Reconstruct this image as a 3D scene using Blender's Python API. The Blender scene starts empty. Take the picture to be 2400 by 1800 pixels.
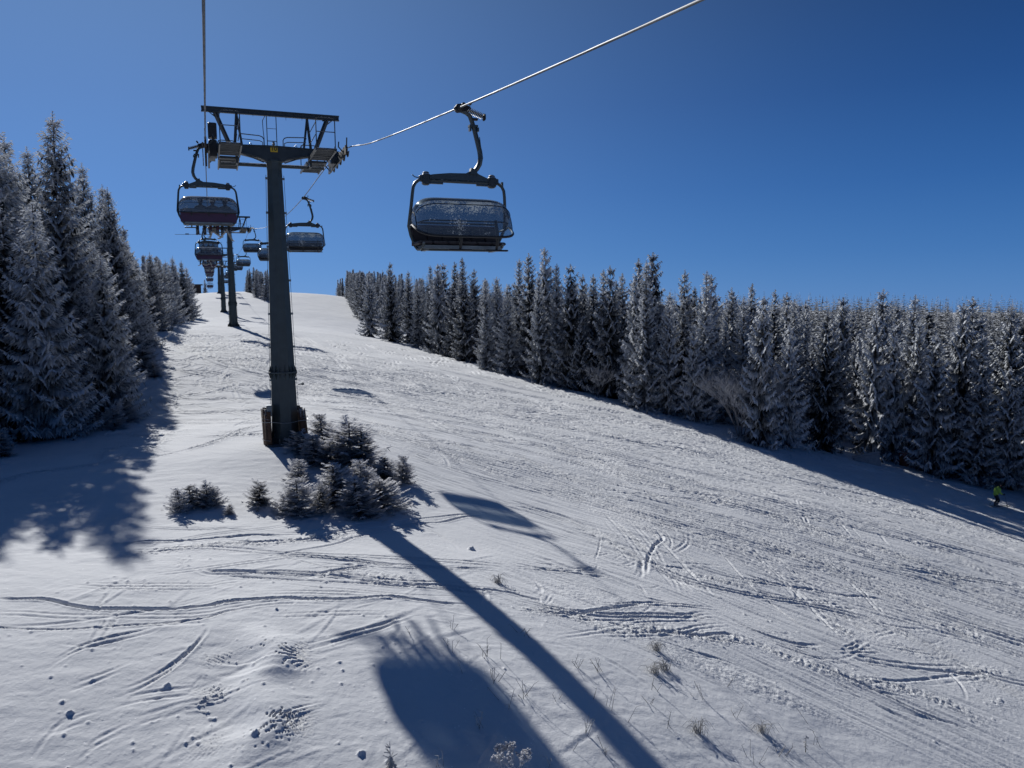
import bpy, math, random
import numpy as np
from mathutils import Vector, Matrix
PI=math.pi
rad=math.radians
rng=np.random.default_rng(7)
random.seed(11)
C=bpy.data.collections.new('place');bpy.context.scene.collection.children.link(C)
SC=bpy.context.scene
# ---- base terrain through surveyed heights
CTRL=[(3,9,-9.3),(4.4,13,-8.42),(3.6,17,-7.78),(1,26,-7.3),(3,38,-6.5),(6,30,-7.6),(10,29,-8.3),(9.4,57,-6.5),(3.3,80,-4.4),(3.3,123,-2.5),(7.5,22,-8.1),
(3.3,212,-.5),(3,262,4.2),(3,285,6.0),(3,305,6.6),(3,340,6.3),(3,450,4),(3,800,-5),(39,300,5.6),(45,340,4.8),(60,450,1),
(-6,49.6,-6.9),(-4.5,60,-6.4),(-7.7,130,-2.1),(-8.4,300,5.6),(-10,44,-6.9),(-5.7,26,-7.0),(-9,20,-7.0),(-3.5,14.5,-8.1),(0,0,-13.0),
(53.1,39.1,-15.2),(57.4,40,-15.6),(37.2,61.6,-9.9),(32,99,-7.45),(31.4,169,-6.0),(41.7,266.8,1.8),(17,11.3,-11.9),(9,12.5,-9.5),(5,-30,-18),
(22,60,-8.3),(20,100,-5.7),(20,160,-4.0),(18,230,.4),(30,30,-11.2),
(-40,60,-7),(-60,150,-3),(-60,300,4),(-60,0,-11),(-150,150,-6),(-150,-50,-20),(-300,400,-10),(-600,600,-40),
(80,40,-17.5),(100,70,-17),(70,110,-13),(80,170,-12.5),(110,250,-10),(150,100,-15.5),(200,200,-12.5),(120,0,-22),(60,-40,-26),
(240,322,-9),(270,296,-10.5),(316,245,-12),(500,400,-20),(400,600,-22),(420,260,-18),(330,480,-18),(700,250,-45),(700,900,-50),(1200,600,-80),(1500,1500,-90),(300,1000,-50),(0,1500,-40),(300,-200,-60),(-1000,1500,-60),(-1500,-500,-90),(1500,-500,-90),(0,-1000,-120)]
_C=np.array(CTRL,float);_c=9.0
def _phi(d2): return np.sqrt(d2+_c*_c)
_d=((_C[:,None,:2]-_C[None,:,:2])**2).sum(-1)
_n=len(_C);_A=np.zeros((_n+3,_n+3));_A[:_n,:_n]=_phi(_d);_A[:_n,_n]=1;_A[:_n,_n+1:]=_C[:,:2];_A[_n:,:_n]=_A[:_n,_n:].T
_W=np.linalg.solve(_A,np.r_[_C[:,2],0,0,0])
def H(x,y):
    x=np.asarray(x,float);y=np.asarray(y,float)
    r=_W[_n]+_W[_n+1]*x+_W[_n+2]*y
    for i in range(_n): r=r+_W[i]*_phi((x-_C[i,0])**2+(y-_C[i,1])**2)
    return r
TR={
'step':[[(-5.51,21.92),(-5.19,21.79),(-4.4,21.45),(-3.58,21.0),(-2.27,20.58),(-1.21,20.26),(-0.41,20.1),(0.13,20.2),(1.24,20.06),(2.94,19.68),(4.74,19.53),(6.28,19.3)],[(-3.41,26.18),(-1.77,25.84),(-0.43,25.9),(1.33,25.97),(2.45,26.09)],[(-0.09,25.4),(0.93,24.98),(1.77,25.14),(2.98,25.53),(3.99,26.2),(5.75,26.89),(8.27,28.11),(9.94,28.84)],[(-0.72,23.09),(-0.42,22.5),(0.48,22.19),(1.39,21.96),(2.57,21.35),(4.36,20.64),(6.32,20.45),(7.78,20.36),(8.99,19.97)],[(8.83,23.07),(10.27,22.58),(11.81,22.26),(12.31,22.22)],[(7.84,19.8),(8.39,19.25),(9.49,19.29),(11.3,19.81),(13.03,20.63)],[(9.98,18.81),(10.93,18.51),(12.52,18.57),(13.68,18.49),(14.73,18.31)],[(15.04,19.97),(15.4,19.05),(16.19,18.39),(16.72,18.18),(17.76,18.3)],[(12.19,21.37),(12.77,20.91),(13.44,20.6)],[(14.98,24.95),(14.0,23.44),(13.23,22.73)],[(17.33,28.32),(16.83,26.86),(15.82,25.49),(13.91,22.79)],[(12.72,27.72),(13.92,26.23),(14.66,24.67),(15.26,24.19),(16.57,23.56)],[(18.22,23.96),(19.73,22.86),(21.94,22.46),(23.16,21.94),(24.12,21.18)],[(15.95,17.12),(16.69,16.54),(17.33,15.88),(18.25,15.12),(19.04,14.45)],[(19.59,17.55),(21.27,17.27),(22.3,16.93),(23.4,16.96)]],
'thin':[[(-2.19,16.66),(-1.66,16.92),(-1.07,17.57),(-0.56,18.39),(-0.47,18.89)],[(-3.66,18.03),(-3.02,18.66),(-1.9,19.01),(-1.42,19.25)],[(-2.16,16.36),(-1.5,16.43),(-0.51,16.39)],[(-1.81,15.6),(-1.26,15.75),(-0.93,15.87)],[(-2.65,14.97),(-2.36,15.32),(-1.81,15.6)],[(-3.39,15.33),(-3.16,15.89),(-2.74,16.17)],[(-3.21,15.78),(-2.75,15.97),(-2.4,16.02)],[(-3.14,17.11),(-2.63,17.3),(-2.01,17.59)],[(1.31,17.25),(2.31,17.45),(3.47,17.87),(4.47,18.47)],[(1.68,17.42),(2.6,17.61),(3.49,17.96)],[(-2.93,18.67),(-2.76,19.61),(-2.67,20.53)],[(-2.64,18.92),(-2.49,19.74),(-2.52,20.55)],[(-3.02,19.77),(-2.95,20.79),(-2.76,21.62)],[(-2.96,24.92),(-0.42,24.6),(2.17,23.4),(4.9,23.08),(8.65,22.6)],[(-0.42,22.3),(1.95,21.31),(4.34,20.55),(7.67,20.08)],[(2.01,21.91),(4.41,20.84),(7.11,20.72)],[(7.6,19.9),(9.4,19.11),(11.78,19.28),(14.63,19.78)],[(15.69,28.92),(15.42,25.96),(15.21,23.63),(14.9,21.43)],[(15.71,29.81),(15.32,26.14),(14.96,23.55),(14.66,21.35)],[(21.19,27.1),(20.05,22.85),(19.61,20.68),(19.4,18.78)],[(20.95,27.41),(20.12,23.45),(19.32,20.82),(18.89,18.87)],[(28.27,27.87),(27.0,25.01)],[(31.91,30.87),(32.68,29.16),(32.12,26.75)],[(29.93,24.53),(30.19,23.24),(30.07,22.07)],[(30.11,34.11),(29.35,30.18),(27.99,27.59)],[(23.28,31.04),(24.24,30.68)],[(18.23,27.99),(19.94,27.04),(21.69,26.18),(23.83,25.09)],[(17.51,17.84),(19.88,17.37),(22.73,17.19)],[(19.6,15.19),(19.46,14.56)]],
'crud':[[(-5.01,20.91),(-4.0,20.61),(-2.5,20.35)],[(-2.97,25.02),(-0.42,24.9),(2.37,25.39),(4.8,26.27)],[(0.6,18.59),(0.64,17.49),(0.72,16.48),(0.58,15.69),(0.4,14.99)],[(-1.85,15.59),(-1.25,15.65),(-0.93,15.77),(-0.42,15.59),(-0.39,15.0)],[(7.27,19.06),(9.18,18.66),(11.21,18.34),(13.45,18.16),(15.6,17.71),(17.26,16.67),(18.86,15.64),(20.07,14.4)],[(15.32,24.27),(16.99,23.01),(19.85,22.62)],[(23.53,20.34),(24.49,19.97),(24.83,19.38),(25.76,18.64),(26.29,18.06)],[(22.27,18.57),(23.18,18.41)],[(19.81,20.9),(19.14,19.33),(19.11,18.5)],[(22.93,21.16),(23.34,21.01)],[(16.7,20.32),(17.04,20.03)],[(27.63,28.09),(28.27,27.87)],[(16.97,28.77),(17.21,27.1)],[(21.0,15.84),(21.67,15.59),(22.06,15.05)],[(21.4,16.96),(23.52,16.97),(24.34,16.67)],[(-1.54,23.95),(-0.67,23.29)],[(-2.36,22.28),(-1.65,21.54)],[(3.01,22.2),(5.5,21.2)]],
'ridge':[[(0.41,18.9),(0.51,17.89),(0.75,16.98),(0.6,16.09),(0.58,15.09),(0.25,14.4),(0.11,13.9)]],
}
FIRS= [(4.79,38.1,1.67),(5.57,35.06,2.08),(5.94,34.49,1.92),(3.97,34.67,1.38),(3.58,35.92,1.09),(2.98,32.76,0.95),(5.33,31.15,1.66),(4.61,34.09,1.28),(4.2,29.7,1.77),(4.74,28.1,1.58),(5.85,29.22,1.3),(6.64,32.73,1.26),(7.46,32.97,1.33),(1.31,29.77,0.91),(2.24,28.61,1.02),(2.62,28.18,1.54),(3.24,28.52,1.15),(-1.36,29.47,0.94),(-0.99,29.88,0.85),(-0.53,29.8,0.85),(-0.17,29.8,0.79),(0.26,28.7,0.38),(-8.92,50.72,1.72),(-7.24,52.4,1.37),(-5.65,50.99,1.41),(-5.27,53.54,1.36),(-9.76,43.31,1.4),(-8.2,52.97,1.06),(-5.63,72.88,2.37),(-4.58,70.15,1.61),(-12.32,61.17,2.54),(-13.99,63.27,1.3)]
PL= [('t',9.63,13.77),('t',11.55,13.94),('t',10.71,17.25),('t',9.95,16.07),('t',10.38,16.27),('s',10.61,15.03),('s',11.14,14.39),('s',9.52,15.27),('s',9.0,13.95),('s',13.28,14.42),('k',12.26,13.32),('s',12.85,13.59),('s',11.84,15.74),('s',10.55,12.94),('s',11.39,13.16),('s',4.11,17.63),('s',5.06,17.69),('s',5.59,16.37),('s',5.36,15.29),('s',5.87,14.67),('s',6.66,14.66),('s',7.76,14.45),('s',7.74,16.03),('s',5.9,16.16),('s',8.24,15.89),('s',8.04,14.06),('s',8.94,13.87),('s',8.99,14.66),('s',3.47,13.05),('b',4.85,12.71),('f',2.63,13.14),('s',5.56,12.74),('s',6.78,13.49),('s',6.98,12.94),('s',7.0,17.56),('s',4.87,16.7),('s',4.94,15.74),('t',7.63,21.17),('s',6.19,13.11),('s',5.33,14.45),('s',7.52,14.57),('s',4.58,13.86)]
TT={'F':'28.1,147.4,12 28.5,130.2,13.4 31.2,122.5,11 31.4,117.6,8.4 31.9,112.8,13.6 31.9,100.3,14.1 31.5,89.9,11.3 34.6,88.8,6.6 33.7,78.6,11.8 36.4,73.9,7.7 37.9,70.2,13.5 37.8,63,14.1 39.4,61.6,11.4 42,59.7,13.8 42,51.9,12.3 45.1,52.1,10.5 54.7,52.4,12.7 56.8,47.9,12 58.7,47.1,14.8 61,44.2,10.2','S':'33,136,13 32.6,125.8,11.4 33.9,123.4,13.8 33.9,117.2,14 32.9,107.1,13.9 33.9,102.5,12.9 35.9,97.6,12.1 32.9,85.9,10.9 36.2,91.1,14.4 35.3,85,14.8 35.4,80.6,15.3 35.6,78.3,13.5 36.3,75.7,13.6 37.8,77.2,12.7 38.4,74.7,12.8 39.6,75.2,13.5 41.1,73.3,13.3 38.3,65.6,12.4 41.6,70.7,14.9 42.2,69.1,15.6 41.5,62.5,11.2 44.3,66.6,14.2 40.6,59.4,8.8 46.3,65.3,14.1 45.3,61,9.8 49.3,65.6,13.3 46.6,60,12.3 49.4,62.9,13.8 56.4,67.5,14.2 58.6,68.3,14.1 60.5,69.3,13.6 63.6,70.6,13.7 54,59,10 56.6,59.4,11.7 64.3,65.8,14.5 59.7,59.1,10.7 64.1,60.3,15.6 56.2,51.2,12.2 59.8,53.2,15 58.8,51.3,12.9 69.4,54.2,15.9 58.7,45,12.6 64.7,47,15.2','L':'-12.6,58.7,18.8 -10.7,50.9,13.3 -13.1,64.7,18.6 -15,83.7,19.4 -8.8,49.2,13.2 -9.7,61.2,20 -10.3,71.3,14.7 -7.7,57.5,8.9 -10.6,83.3,18.1 -7.8,65.5,11.2 -10.1,91.4,16.7 -8,79.6,15.6 -7.9,87.6,11.2 -7.4,94.7,9.2 -7,111.8,10.3 -6.8,124.8,10 -6.4,134.9,10.2 -5.9,149.9,11.7 -5,164.9,11.8 -4.4,184.9,11.3','A':'39.3,127.1,13.9 43,135.3,14.4 37,112.2,11.4 40.3,121,12.5 40.4,116.7,12.7 37.5,108.1,11.9 43.5,119,12.1 40.9,111.7,12.6 39.4,102.6,11.7 45.7,116,13.1 39.8,95.7,11 50.6,120.6,13.6 46,109.5,13.2 59,138.8,14.4 55.2,128.9,13.4 43.1,99.6,12.1 39.9,91.6,12.9 47.5,104,13.9 55.3,115.7,14.6 51.5,106.6,12.1 44.8,92.6,12.9 49.1,99.4,12.5 51.1,102.5,13.5 41.3,81.4,11.9 48.4,94.4,12.6 55.8,104.5,12.1 65.2,122.1,14.7 63,115,14.8 54.3,98.8,14.5 47.6,85.4,12.3 61.2,108.6,12.9 54.8,93.2,14.8 45.9,74.6,13.2 55.6,89.5,12.1 49.2,78.9,11.4 59.5,94.9,12 55,84,11.5 67.9,102.3,12.5 62.6,92.4,13.8 48.5,71,13.1 60.8,87.9,11.7 67.2,96.5,14.2 73.6,105,13.5 51.8,73.1,12.6 79.5,106.1,14.6 51.9,68.9,12.3 67.8,89.7,14.5 64.8,84.6,11.8 73.6,96,11.7 60.1,77.1,12.5 72.2,92.3,12.8 78.7,99.7,13.8 64.4,79.7,12.3 77.1,94.7,12.4 70.2,82.5,11.4 54.6,62.7,12.4 79.8,90.5,14.3 66.9,75.6,12.6 49.8,53,12.2 82,85.9,13.1 69.5,71.7,13.1 77.9,79.8,13.2 73.4,73.7,13.6 79.2,72.7,14.6 69.4,61.2,13 73.5,63.8,12.7 78.1,66.7,14.3 72.9,57.9,13.5 76.5,59.3,14.1 84.2,65,12.5 68.4,49.9,15 75.6,54.6,12.8 85.9,61.5,14.8 81.1,57.7,14.5 74.8,50.8,11 71.8,47.9,14.1 66.8,42.9,14.5 85.8,53.5,14.1 79.8,49.3,13.9 64.4,39.7,14.9 77.3,45.4,12 71,41.4,13.5 87.5,50.1,11.3 64.4,35.5,12.9 68.7,37.7,14.9 83.6,45.3,12.1 77.6,41.4,11.1 92.9,49.5,11.6','B':'56.9,375.3,10.8 53.6,351.7,7.5 60.9,395.4,12.7 60.3,385.2,12.4 51.1,312.7,10.8 64.3,392.5,11.2 47.2,287.5,9.5 63.5,386.4,11 54,328.2,10.9 56,339.7,12.3 53.1,320.3,10.6 46.8,281.3,10.5 58.8,352.5,10.5 49.6,295.6,9 53.3,316.9,10.4 44.7,265.4,10.6 52.7,308.9,11.4 44.5,259.8,10.7 57.5,335.3,12.6 46.6,271.7,10.9 43.8,254.4,11.3 63.9,370.9,10.2 42.3,244.3,10.1 50.7,292.6,9.9 68.2,392.4,10.7 66.4,379.8,11.4 56.9,324,11.2 41.1,233,12.7 52.7,298,9.8 49,274.4,11.1 48.4,269.2,12 44.7,248.5,10.6 50.3,277.7,10.6 40.4,222.9,13.6 55.8,307.8,10.7 46.5,255,10.7 58.3,319.1,10.9 60.3,329.7,12.1 63,344.3,9.8 53.6,292.3,10 40.2,218.4,11.6 57.3,311.2,10.8 41.7,225.9,13 60.2,322.7,10.2 68.9,366.7,13 59.7,316.5,11.1 50.2,264.1,11.8 55.2,289.9,10.6 59.7,313.4,10.5 54.5,285.8,11.5 46.5,243.1,10.4 51.5,269.2,11.1 58.9,305.8,10.8 45.6,236.2,12.1 58.5,302.9,10.4 54.6,281.8,11.1 60,308.8,11.1 63.6,321.3,12.7 49.7,246.4,10.8 55.9,275.5,12.2 64.6,318,12 55.6,272.3,11.4 52.5,256.3,12.6 66.6,324.5,11.4 67.8,328.4,10.7 46,222.3,10.7 50,240.4,11.4 63.7,306,12 63.1,301.5,10.1 52.2,248.5,10.2 65.9,313.1,11.5 61.2,290.4,10.2 58.4,276.7,11 60.5,284.9,11.4 70.4,327.7,11.2 55.7,256.6,13.4 47.6,213.8,11.2 51.3,230.1,10.9 64.9,287.9,11 59.1,257.4,10.8 75.7,328,12.9 62.3,267.3,13.2 53.4,228.1,12.8 55.5,230.4,13.5 77.7,322.5,11.3 57.9,238.8,12.6 49.5,196.6,10 71.1,280,11.9 59.3,229.7,14 45.9,176.8,13.1 41.3,157.6,13.7 72.5,264.7,12.9 77,278.5,10.3 72.2,252.3,11.9 51.3,176.4,12.5 56.9,191.5,12.5 70.7,233.8,13.6 63.8,210.1,12.1 70.1,226.7,13.8 64.5,203.7,11 60.8,175.9,10.4 65.8,158.8,11.3','C':'12.2,292.3,5.5 13.3,309.4,8.2 13,286.3,8.4 15.2,332,9.2 14.4,283.2,9 14,264.7,8.8 15.9,295.8,8 18.3,337,10.4 16.7,305.4,8.5 18.4,327.5,9.1 16.1,279.2,7.8 19.6,331.9,9.2 15.7,260.5,8.4 16.4,253.6,9.3 18.7,284.7,7.2 20.4,308.2,8.5','D':'-22,95.1,13.8 -19.1,103.6,13.3 -22.1,146,11.1 -22.8,163.4,11.5 -22.2,168.9,14.2 -19.5,150.4,12.2 -17.7,139.5,12.8 -22.3,183.8,13.8 -16.7,146.1,12.5 -12.5,110.1,11.5 -22.5,206.1,13 -14.6,136.5,13.2 -13.1,132.6,14.5 -11.4,117.7,13 -20.4,214.9,12.4 -23.9,264.3,12 -9.7,107.9,13 -14.7,168.4,14.4 -19.1,222.2,12.4 -19.7,236,13.9 -12.5,173.9,10.9 -9.6,137.1,11 -19.7,287.5,11.4 -10.6,156.9,11.5 -18.8,279.1,9.9 -12,178.9,10.6 -13.9,217.8,10.9 -17.3,272.6,11.3 -15.1,240.6,12 -10,161.8,11.2 -13.2,230.5,11.8 -16.5,289.5,12.1 -11.3,199.9,13.2 -12,214.8,11 -14.8,265.7,12.7 -13.9,260.3,11.8 -10.8,222.8,11.4 -11.7,264.5,10.2 -11.3,285.8,10.3 -10.3,276.4,9.5','E':'-32.6,341.9,7.3 -34.2,373.4,8.9 -34.9,389.5,8.8 -27.6,346.9,7.3 -27.4,425.3,12.1 -23.3,402.4,8.5 -18.8,353.8,5.8 -18.8,415,10.5 -17.4,406.4,9.1 -17.6,422.8,8.2 -14.7,394.9,10.4 -14.3,429.4,10.5 -12.2,388.4,9.3 -9.2,397.5,9.4 -9.2,419.2,11.1 -2.2,409.3,10.4','Z':'35.9,146.5,11.2 39,149.6,14 36.9,140.9,12 40.9,145.3,11.1 39.5,137.3,12.9 39.9,133,12 44.9,148.4,13.4 45.3,139.3,13.2 51.9,146.6,13 46.1,124.4,11.5 55.7,148.1,12.6 53.1,141.1,13.8 53.4,132.5,12.3 53.5,124.2,12.3 61.5,142,14.6 64.2,146.4,11.4 49.8,113.1,11.4 61.9,135.2,14 64.6,139.4,13.8 62.4,129.1,12.7 58.2,120,12.2 71.7,147.5,14.4 69.3,141.3,11.5 54.2,110.2,11 61.5,123.4,12.5 59,113.8,11.1 74.8,143.4,13.8 66.8,126.8,13.4 78.3,146.6,13.1 74.4,135.4,11.8 77.6,140,12.4 72,129.2,13.5 80.2,142.9,12.2 58.7,100.3,11 65.6,112,11.7 78.1,130.1,13.4 73.2,121.2,11.1 76.7,123.8,13.8 66.2,106.7,11.4 72.4,114.5,11.1 77.6,117,13.1 76.8,113.1,11.1'}
# ---------------------------------------------------------------- materials
def newmat(name):
    m=bpy.data.materials.new(name);m.use_nodes=True
    nt=m.node_tree;nt.nodes.clear()
    out=nt.nodes.new('ShaderNodeOutputMaterial')
    p=nt.nodes.new('ShaderNodeBsdfPrincipled')
    nt.links.new(p.outputs[0],out.inputs[0])
    return m,nt,p,out
def nd(nt,t,**k):
    n=nt.nodes.new(t)
    for a,b in k.items():
        if a.startswith('i_'):
            key=a[2:]; n.inputs[int(key) if key.isdigit() else key].default_value=b
        else: setattr(n,a,b)
    return n
def ramp(nt,src,pts):
    r=nt.nodes.new('ShaderNodeValToRGB');el=r.color_ramp.elements
    el[0].position=pts[0][0];el[0].color=(*pts[0][1],1) if len(pts[0][1])==3 else pts[0][1]
    el[1].position=pts[-1][0];el[1].color=(*pts[-1][1],1)
    for p,c in pts[1:-1]:
        e=el.new(p);e.color=(*c,1)
    nt.links.new(src,r.inputs[0]);return r
def g3(v): return (v,v,v)
# painted / bare metal, worn, with rime on surfaces that face up
def metal(name,col,rough=.5,metallic=0.0,rime=.5,var=.35):
    m,nt,p,out=newmat(name)
    tc=nd(nt,'ShaderNodeTexCoord');geo=nd(nt,'ShaderNodeNewGeometry')
    n1=nd(nt,'ShaderNodeTexNoise',i_Scale=3.0,i_Detail=6.0);nt.links.new(tc.outputs['Object'],n1.inputs[0])
    r1=ramp(nt,n1.outputs[0],[(.3,tuple(c*(1-var) for c in col)),(.7,tuple(c*(1+var) for c in col))])
    sep=nd(nt,'ShaderNodeSeparateXYZ');nt.links.new(geo.outputs['Normal'],sep.inputs[0])
    n2=nd(nt,'ShaderNodeTexNoise',i_Scale=14.0,i_Detail=4.0);nt.links.new(tc.outputs['Object'],n2.inputs[0])
    ad=nd(nt,'ShaderNodeMath',operation='MULTIPLY_ADD',i_1=.9);nt.links.new(n2.outputs[0],ad.inputs[0]);nt.links.new(sep.outputs[2],ad.inputs[2])
    r2=ramp(nt,ad.outputs[0],[(.0,g3(0)),(1.0,g3(rime))]);r2.color_ramp.elements[0].position=.88
    mx=nd(nt,'ShaderNodeMix',data_type='RGBA');nt.links.new(r2.outputs[0],mx.inputs[0]);nt.links.new(r1.outputs[0],mx.inputs[6]);mx.inputs[7].default_value=(.62,.66,.7,1)
    nt.links.new(mx.outputs[2],p.inputs['Base Color'])
    p.inputs['Roughness'].default_value=rough;p.inputs['Metallic'].default_value=metallic
    return m
M={}
M['tower_paint']=metal('tower_paint',(.028,.042,.047),.45,0,.25,.18)
M['arm_paint']=metal('arm_paint',(.02,.028,.034),.45,0,.6,.3)
M['chair_paint']=metal('chair_paint',(.03,.045,.052),.4,0,.4,.2)
M['black_rubber']=metal('black_rubber',(.012,.012,.014),.7,0,.25,.3)
M['galvanised']=metal('galvanised',(.16,.18,.19),.45,.6,.4,.3)
M['catwalk_steel']=metal('catwalk_steel',(.06,.065,.07),.4,.4,.5,.3)
M['bright_metal']=metal('bright_metal',(.35,.37,.38),.35,.7,.4,.2)
M['maroon']=metal('maroon_pad',(.042,.013,.046),.5,0,.1,.15)
M['seat_dark']=metal('seat_dark',(.02,.016,.022),.6,0,.1,.2)
M['yellow']=metal('sign_yellow',(.55,.36,.02),.5,0,.05,.08)
M['black']=metal('black_paint',(.01,.01,.011),.5,0,0,.1)
M['wood']=metal('weathered_boards',(.045,.02,.01),.8,0,.35,.5)
M['concrete']=metal('concrete',(.12,.12,.12),.85,0,.8,.3)
M['tarp']=metal('grey_tarp',(.26,.25,.26),.6,0,.5,.2)
M['orange_pad']=metal('orange_pad',(.14,.03,.012),.6,0,.3,.2)
M['jacket_green']=metal('jacket_green',(.42,.64,.08),.6,0,0,.12)
M['cloth_dark']=metal('cloth_dark',(.014,.014,.018),.8,0,0,.3)
M['cloth_maroon']=metal('cloth_maroon',(.06,.012,.03),.8,0,0,.3)
M['cloth_blue']=metal('cloth_blue',(.03,.05,.10),.8,0,0,.3)
M['boot_grey']=metal('boot_grey',(.10,.105,.115),.45,0,.1,.2)
M['helmet']=metal('helmet_black',(.012,.012,.014),.75,0,0,.1)
M['skin']=metal('skin',(.45,.27,.2),.6,0,0,.05)
M['ski_paint']=metal('ski_paint',(.07,.075,.09),.45,0,.05,.3)
M['bark']=metal('bark',(.045,.035,.03),.9,0,.3,.4)
M['shed']=metal('shed_boards',(.05,.035,.03),.85,0,.5,.4)

def snow_material():
    m,nt,p,out=newmat('snow')
    geo=nd(nt,'ShaderNodeNewGeometry')
    at=nd(nt,'ShaderNodeAttribute',attribute_name='rough')
    n0=nd(nt,'ShaderNodeTexNoise',i_Scale=.35,i_Detail=5.0);nt.links.new(geo.outputs['Position'],n0.inputs[0])
    r0=ramp(nt,n0.outputs[0],[(.3,(.68,.69,.705)),(.7,(.75,.755,.765))])
    # glints of ice flakes, painted as white dots in the base colour
    v=nd(nt,'ShaderNodeTexVoronoi',i_Scale=11.0);nt.links.new(geo.outputs['Position'],v.inputs[0])
    rv=ramp(nt,v.outputs['Distance'],[(.0,g3(1)),(.12,g3(1)),(.22,g3(0))])
    sepc=nd(nt,'ShaderNodeSeparateXYZ');nt.links.new(v.outputs['Color'],sepc.inputs[0])
    gt=nd(nt,'ShaderNodeMath',operation='GREATER_THAN',i_1=.94);nt.links.new(sepc.outputs[0],gt.inputs[0])
    ml=nd(nt,'ShaderNodeMath',operation='MULTIPLY');nt.links.new(rv.outputs[0],ml.inputs[0]);nt.links.new(gt.outputs[0],ml.inputs[1])
    mx=nd(nt,'ShaderNodeMix',data_type='RGBA');nt.links.new(ml.outputs[0],mx.inputs[0]);nt.links.new(r0.outputs[0],mx.inputs[6]);mx.inputs[7].default_value=(1,1,1,1)
    nt.links.new(mx.outputs[2],p.inputs['Base Color'])
    p.inputs['Roughness'].default_value=.85
    p.inputs['Specular IOR Level'].default_value=.03
    # grain: fine everywhere, coarser crumbs where the piste is churned up
    n1=nd(nt,'ShaderNodeTexNoise',i_Scale=9.0,i_Detail=8.0,i_Roughness=.65);nt.links.new(geo.outputs['Position'],n1.inputs[0])
    n2=nd(nt,'ShaderNodeTexNoise',i_Scale=28.0,i_Detail=3.0,i_Roughness=.6);nt.links.new(geo.outputs['Position'],n2.inputs[0])
    mr=nd(nt,'ShaderNodeMath',operation='MULTIPLY_ADD',i_1=1.0,i_2=.30);nt.links.new(at.outputs['Fac'],mr.inputs[0])
    mm=nd(nt,'ShaderNodeMath',operation='MULTIPLY');nt.links.new(n1.outputs[0],mm.inputs[0]);nt.links.new(mr.outputs[0],mm.inputs[1])
    b1=nd(nt,'ShaderNodeBump',i_Strength=.8,i_Distance=.055);nt.links.new(mm.outputs[0],b1.inputs['Height'])
    b2=nd(nt,'ShaderNodeBump',i_Strength=.35,i_Distance=.012);nt.links.new(n2.outputs[0],b2.inputs['Height']);nt.links.new(b1.outputs[0],b2.inputs['Normal'])
    nt.links.new(b2.outputs[0],p.inputs['Normal'])
    return m
M['snow']=snow_material()

def foliage_material(name,dark,frost,bias):
    m,nt,p,out=newmat(name)
    at=nd(nt,'ShaderNodeAttribute',attribute_name='frost')
    geo=nd(nt,'ShaderNodeNewGeometry');oi=nd(nt,'ShaderNodeObjectInfo')
    n=nd(nt,'ShaderNodeTexNoise',i_Scale=1.3,i_Detail=6.0,i_Roughness=.7);nt.links.new(geo.outputs['Position'],n.inputs[0])
    a=nd(nt,'ShaderNodeMath',operation='MULTIPLY_ADD',i_1=.9,i_2=bias);nt.links.new(n.outputs[0],a.inputs[0])
    b=nd(nt,'ShaderNodeMath',operation='ADD');nt.links.new(a.outputs[0],b.inputs[0]);nt.links.new(at.outputs['Fac'],b.inputs[1])
    c=nd(nt,'ShaderNodeMath',operation='MULTIPLY_ADD',i_1=.24,i_2=-.12);nt.links.new(oi.outputs['Random'],c.inputs[0])
    d=nd(nt,'ShaderNodeMath',operation='ADD');nt.links.new(b.outputs[0],d.inputs[0]);nt.links.new(c.outputs[0],d.inputs[1])
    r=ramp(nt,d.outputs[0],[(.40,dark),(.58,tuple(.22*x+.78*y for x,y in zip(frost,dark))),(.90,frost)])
    nt.links.new(r.outputs[0],p.inputs['Base Color']);p.inputs['Roughness'].default_value=.9
    p.inputs['Specular IOR Level'].default_value=.15
    tr=nd(nt,'ShaderNodeBsdfTranslucent');nt.links.new(r.outputs[0],tr.inputs[0])
    mx=nd(nt,'ShaderNodeMixShader',i_0=.10);nt.links.new(p.outputs[0],mx.inputs[1]);nt.links.new(tr.outputs[0],mx.inputs[2])
    nt.links.new(mx.outputs[0],out.inputs[0])
    return m
M['needles']=foliage_material('frosted_needles',(.008,.011,.011),(.60,.62,.65),-.07)
M['needles_painted_shade']=foliage_material('forest_needles_painted_shade',(.007,.010,.010),(.52,.54,.57),-.20)  # shade between the deeper trees painted in: darker needles, less frost
M['needles_left']=foliage_material('dark_frosted_needles',(.008,.011,.011),(.66,.68,.71),-.04)
M['young_needles']=foliage_material('young_frosted_needles',(.016,.018,.014),(.62,.62,.64),.01)
M['frost_twig']=foliage_material('frosted_twigs',(.03,.025,.022),(.42,.42,.44),-.05)
M['dry_stalk']=foliage_material('dry_stalks',(.03,.026,.022),(.5,.49,.48),-.12)

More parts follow.
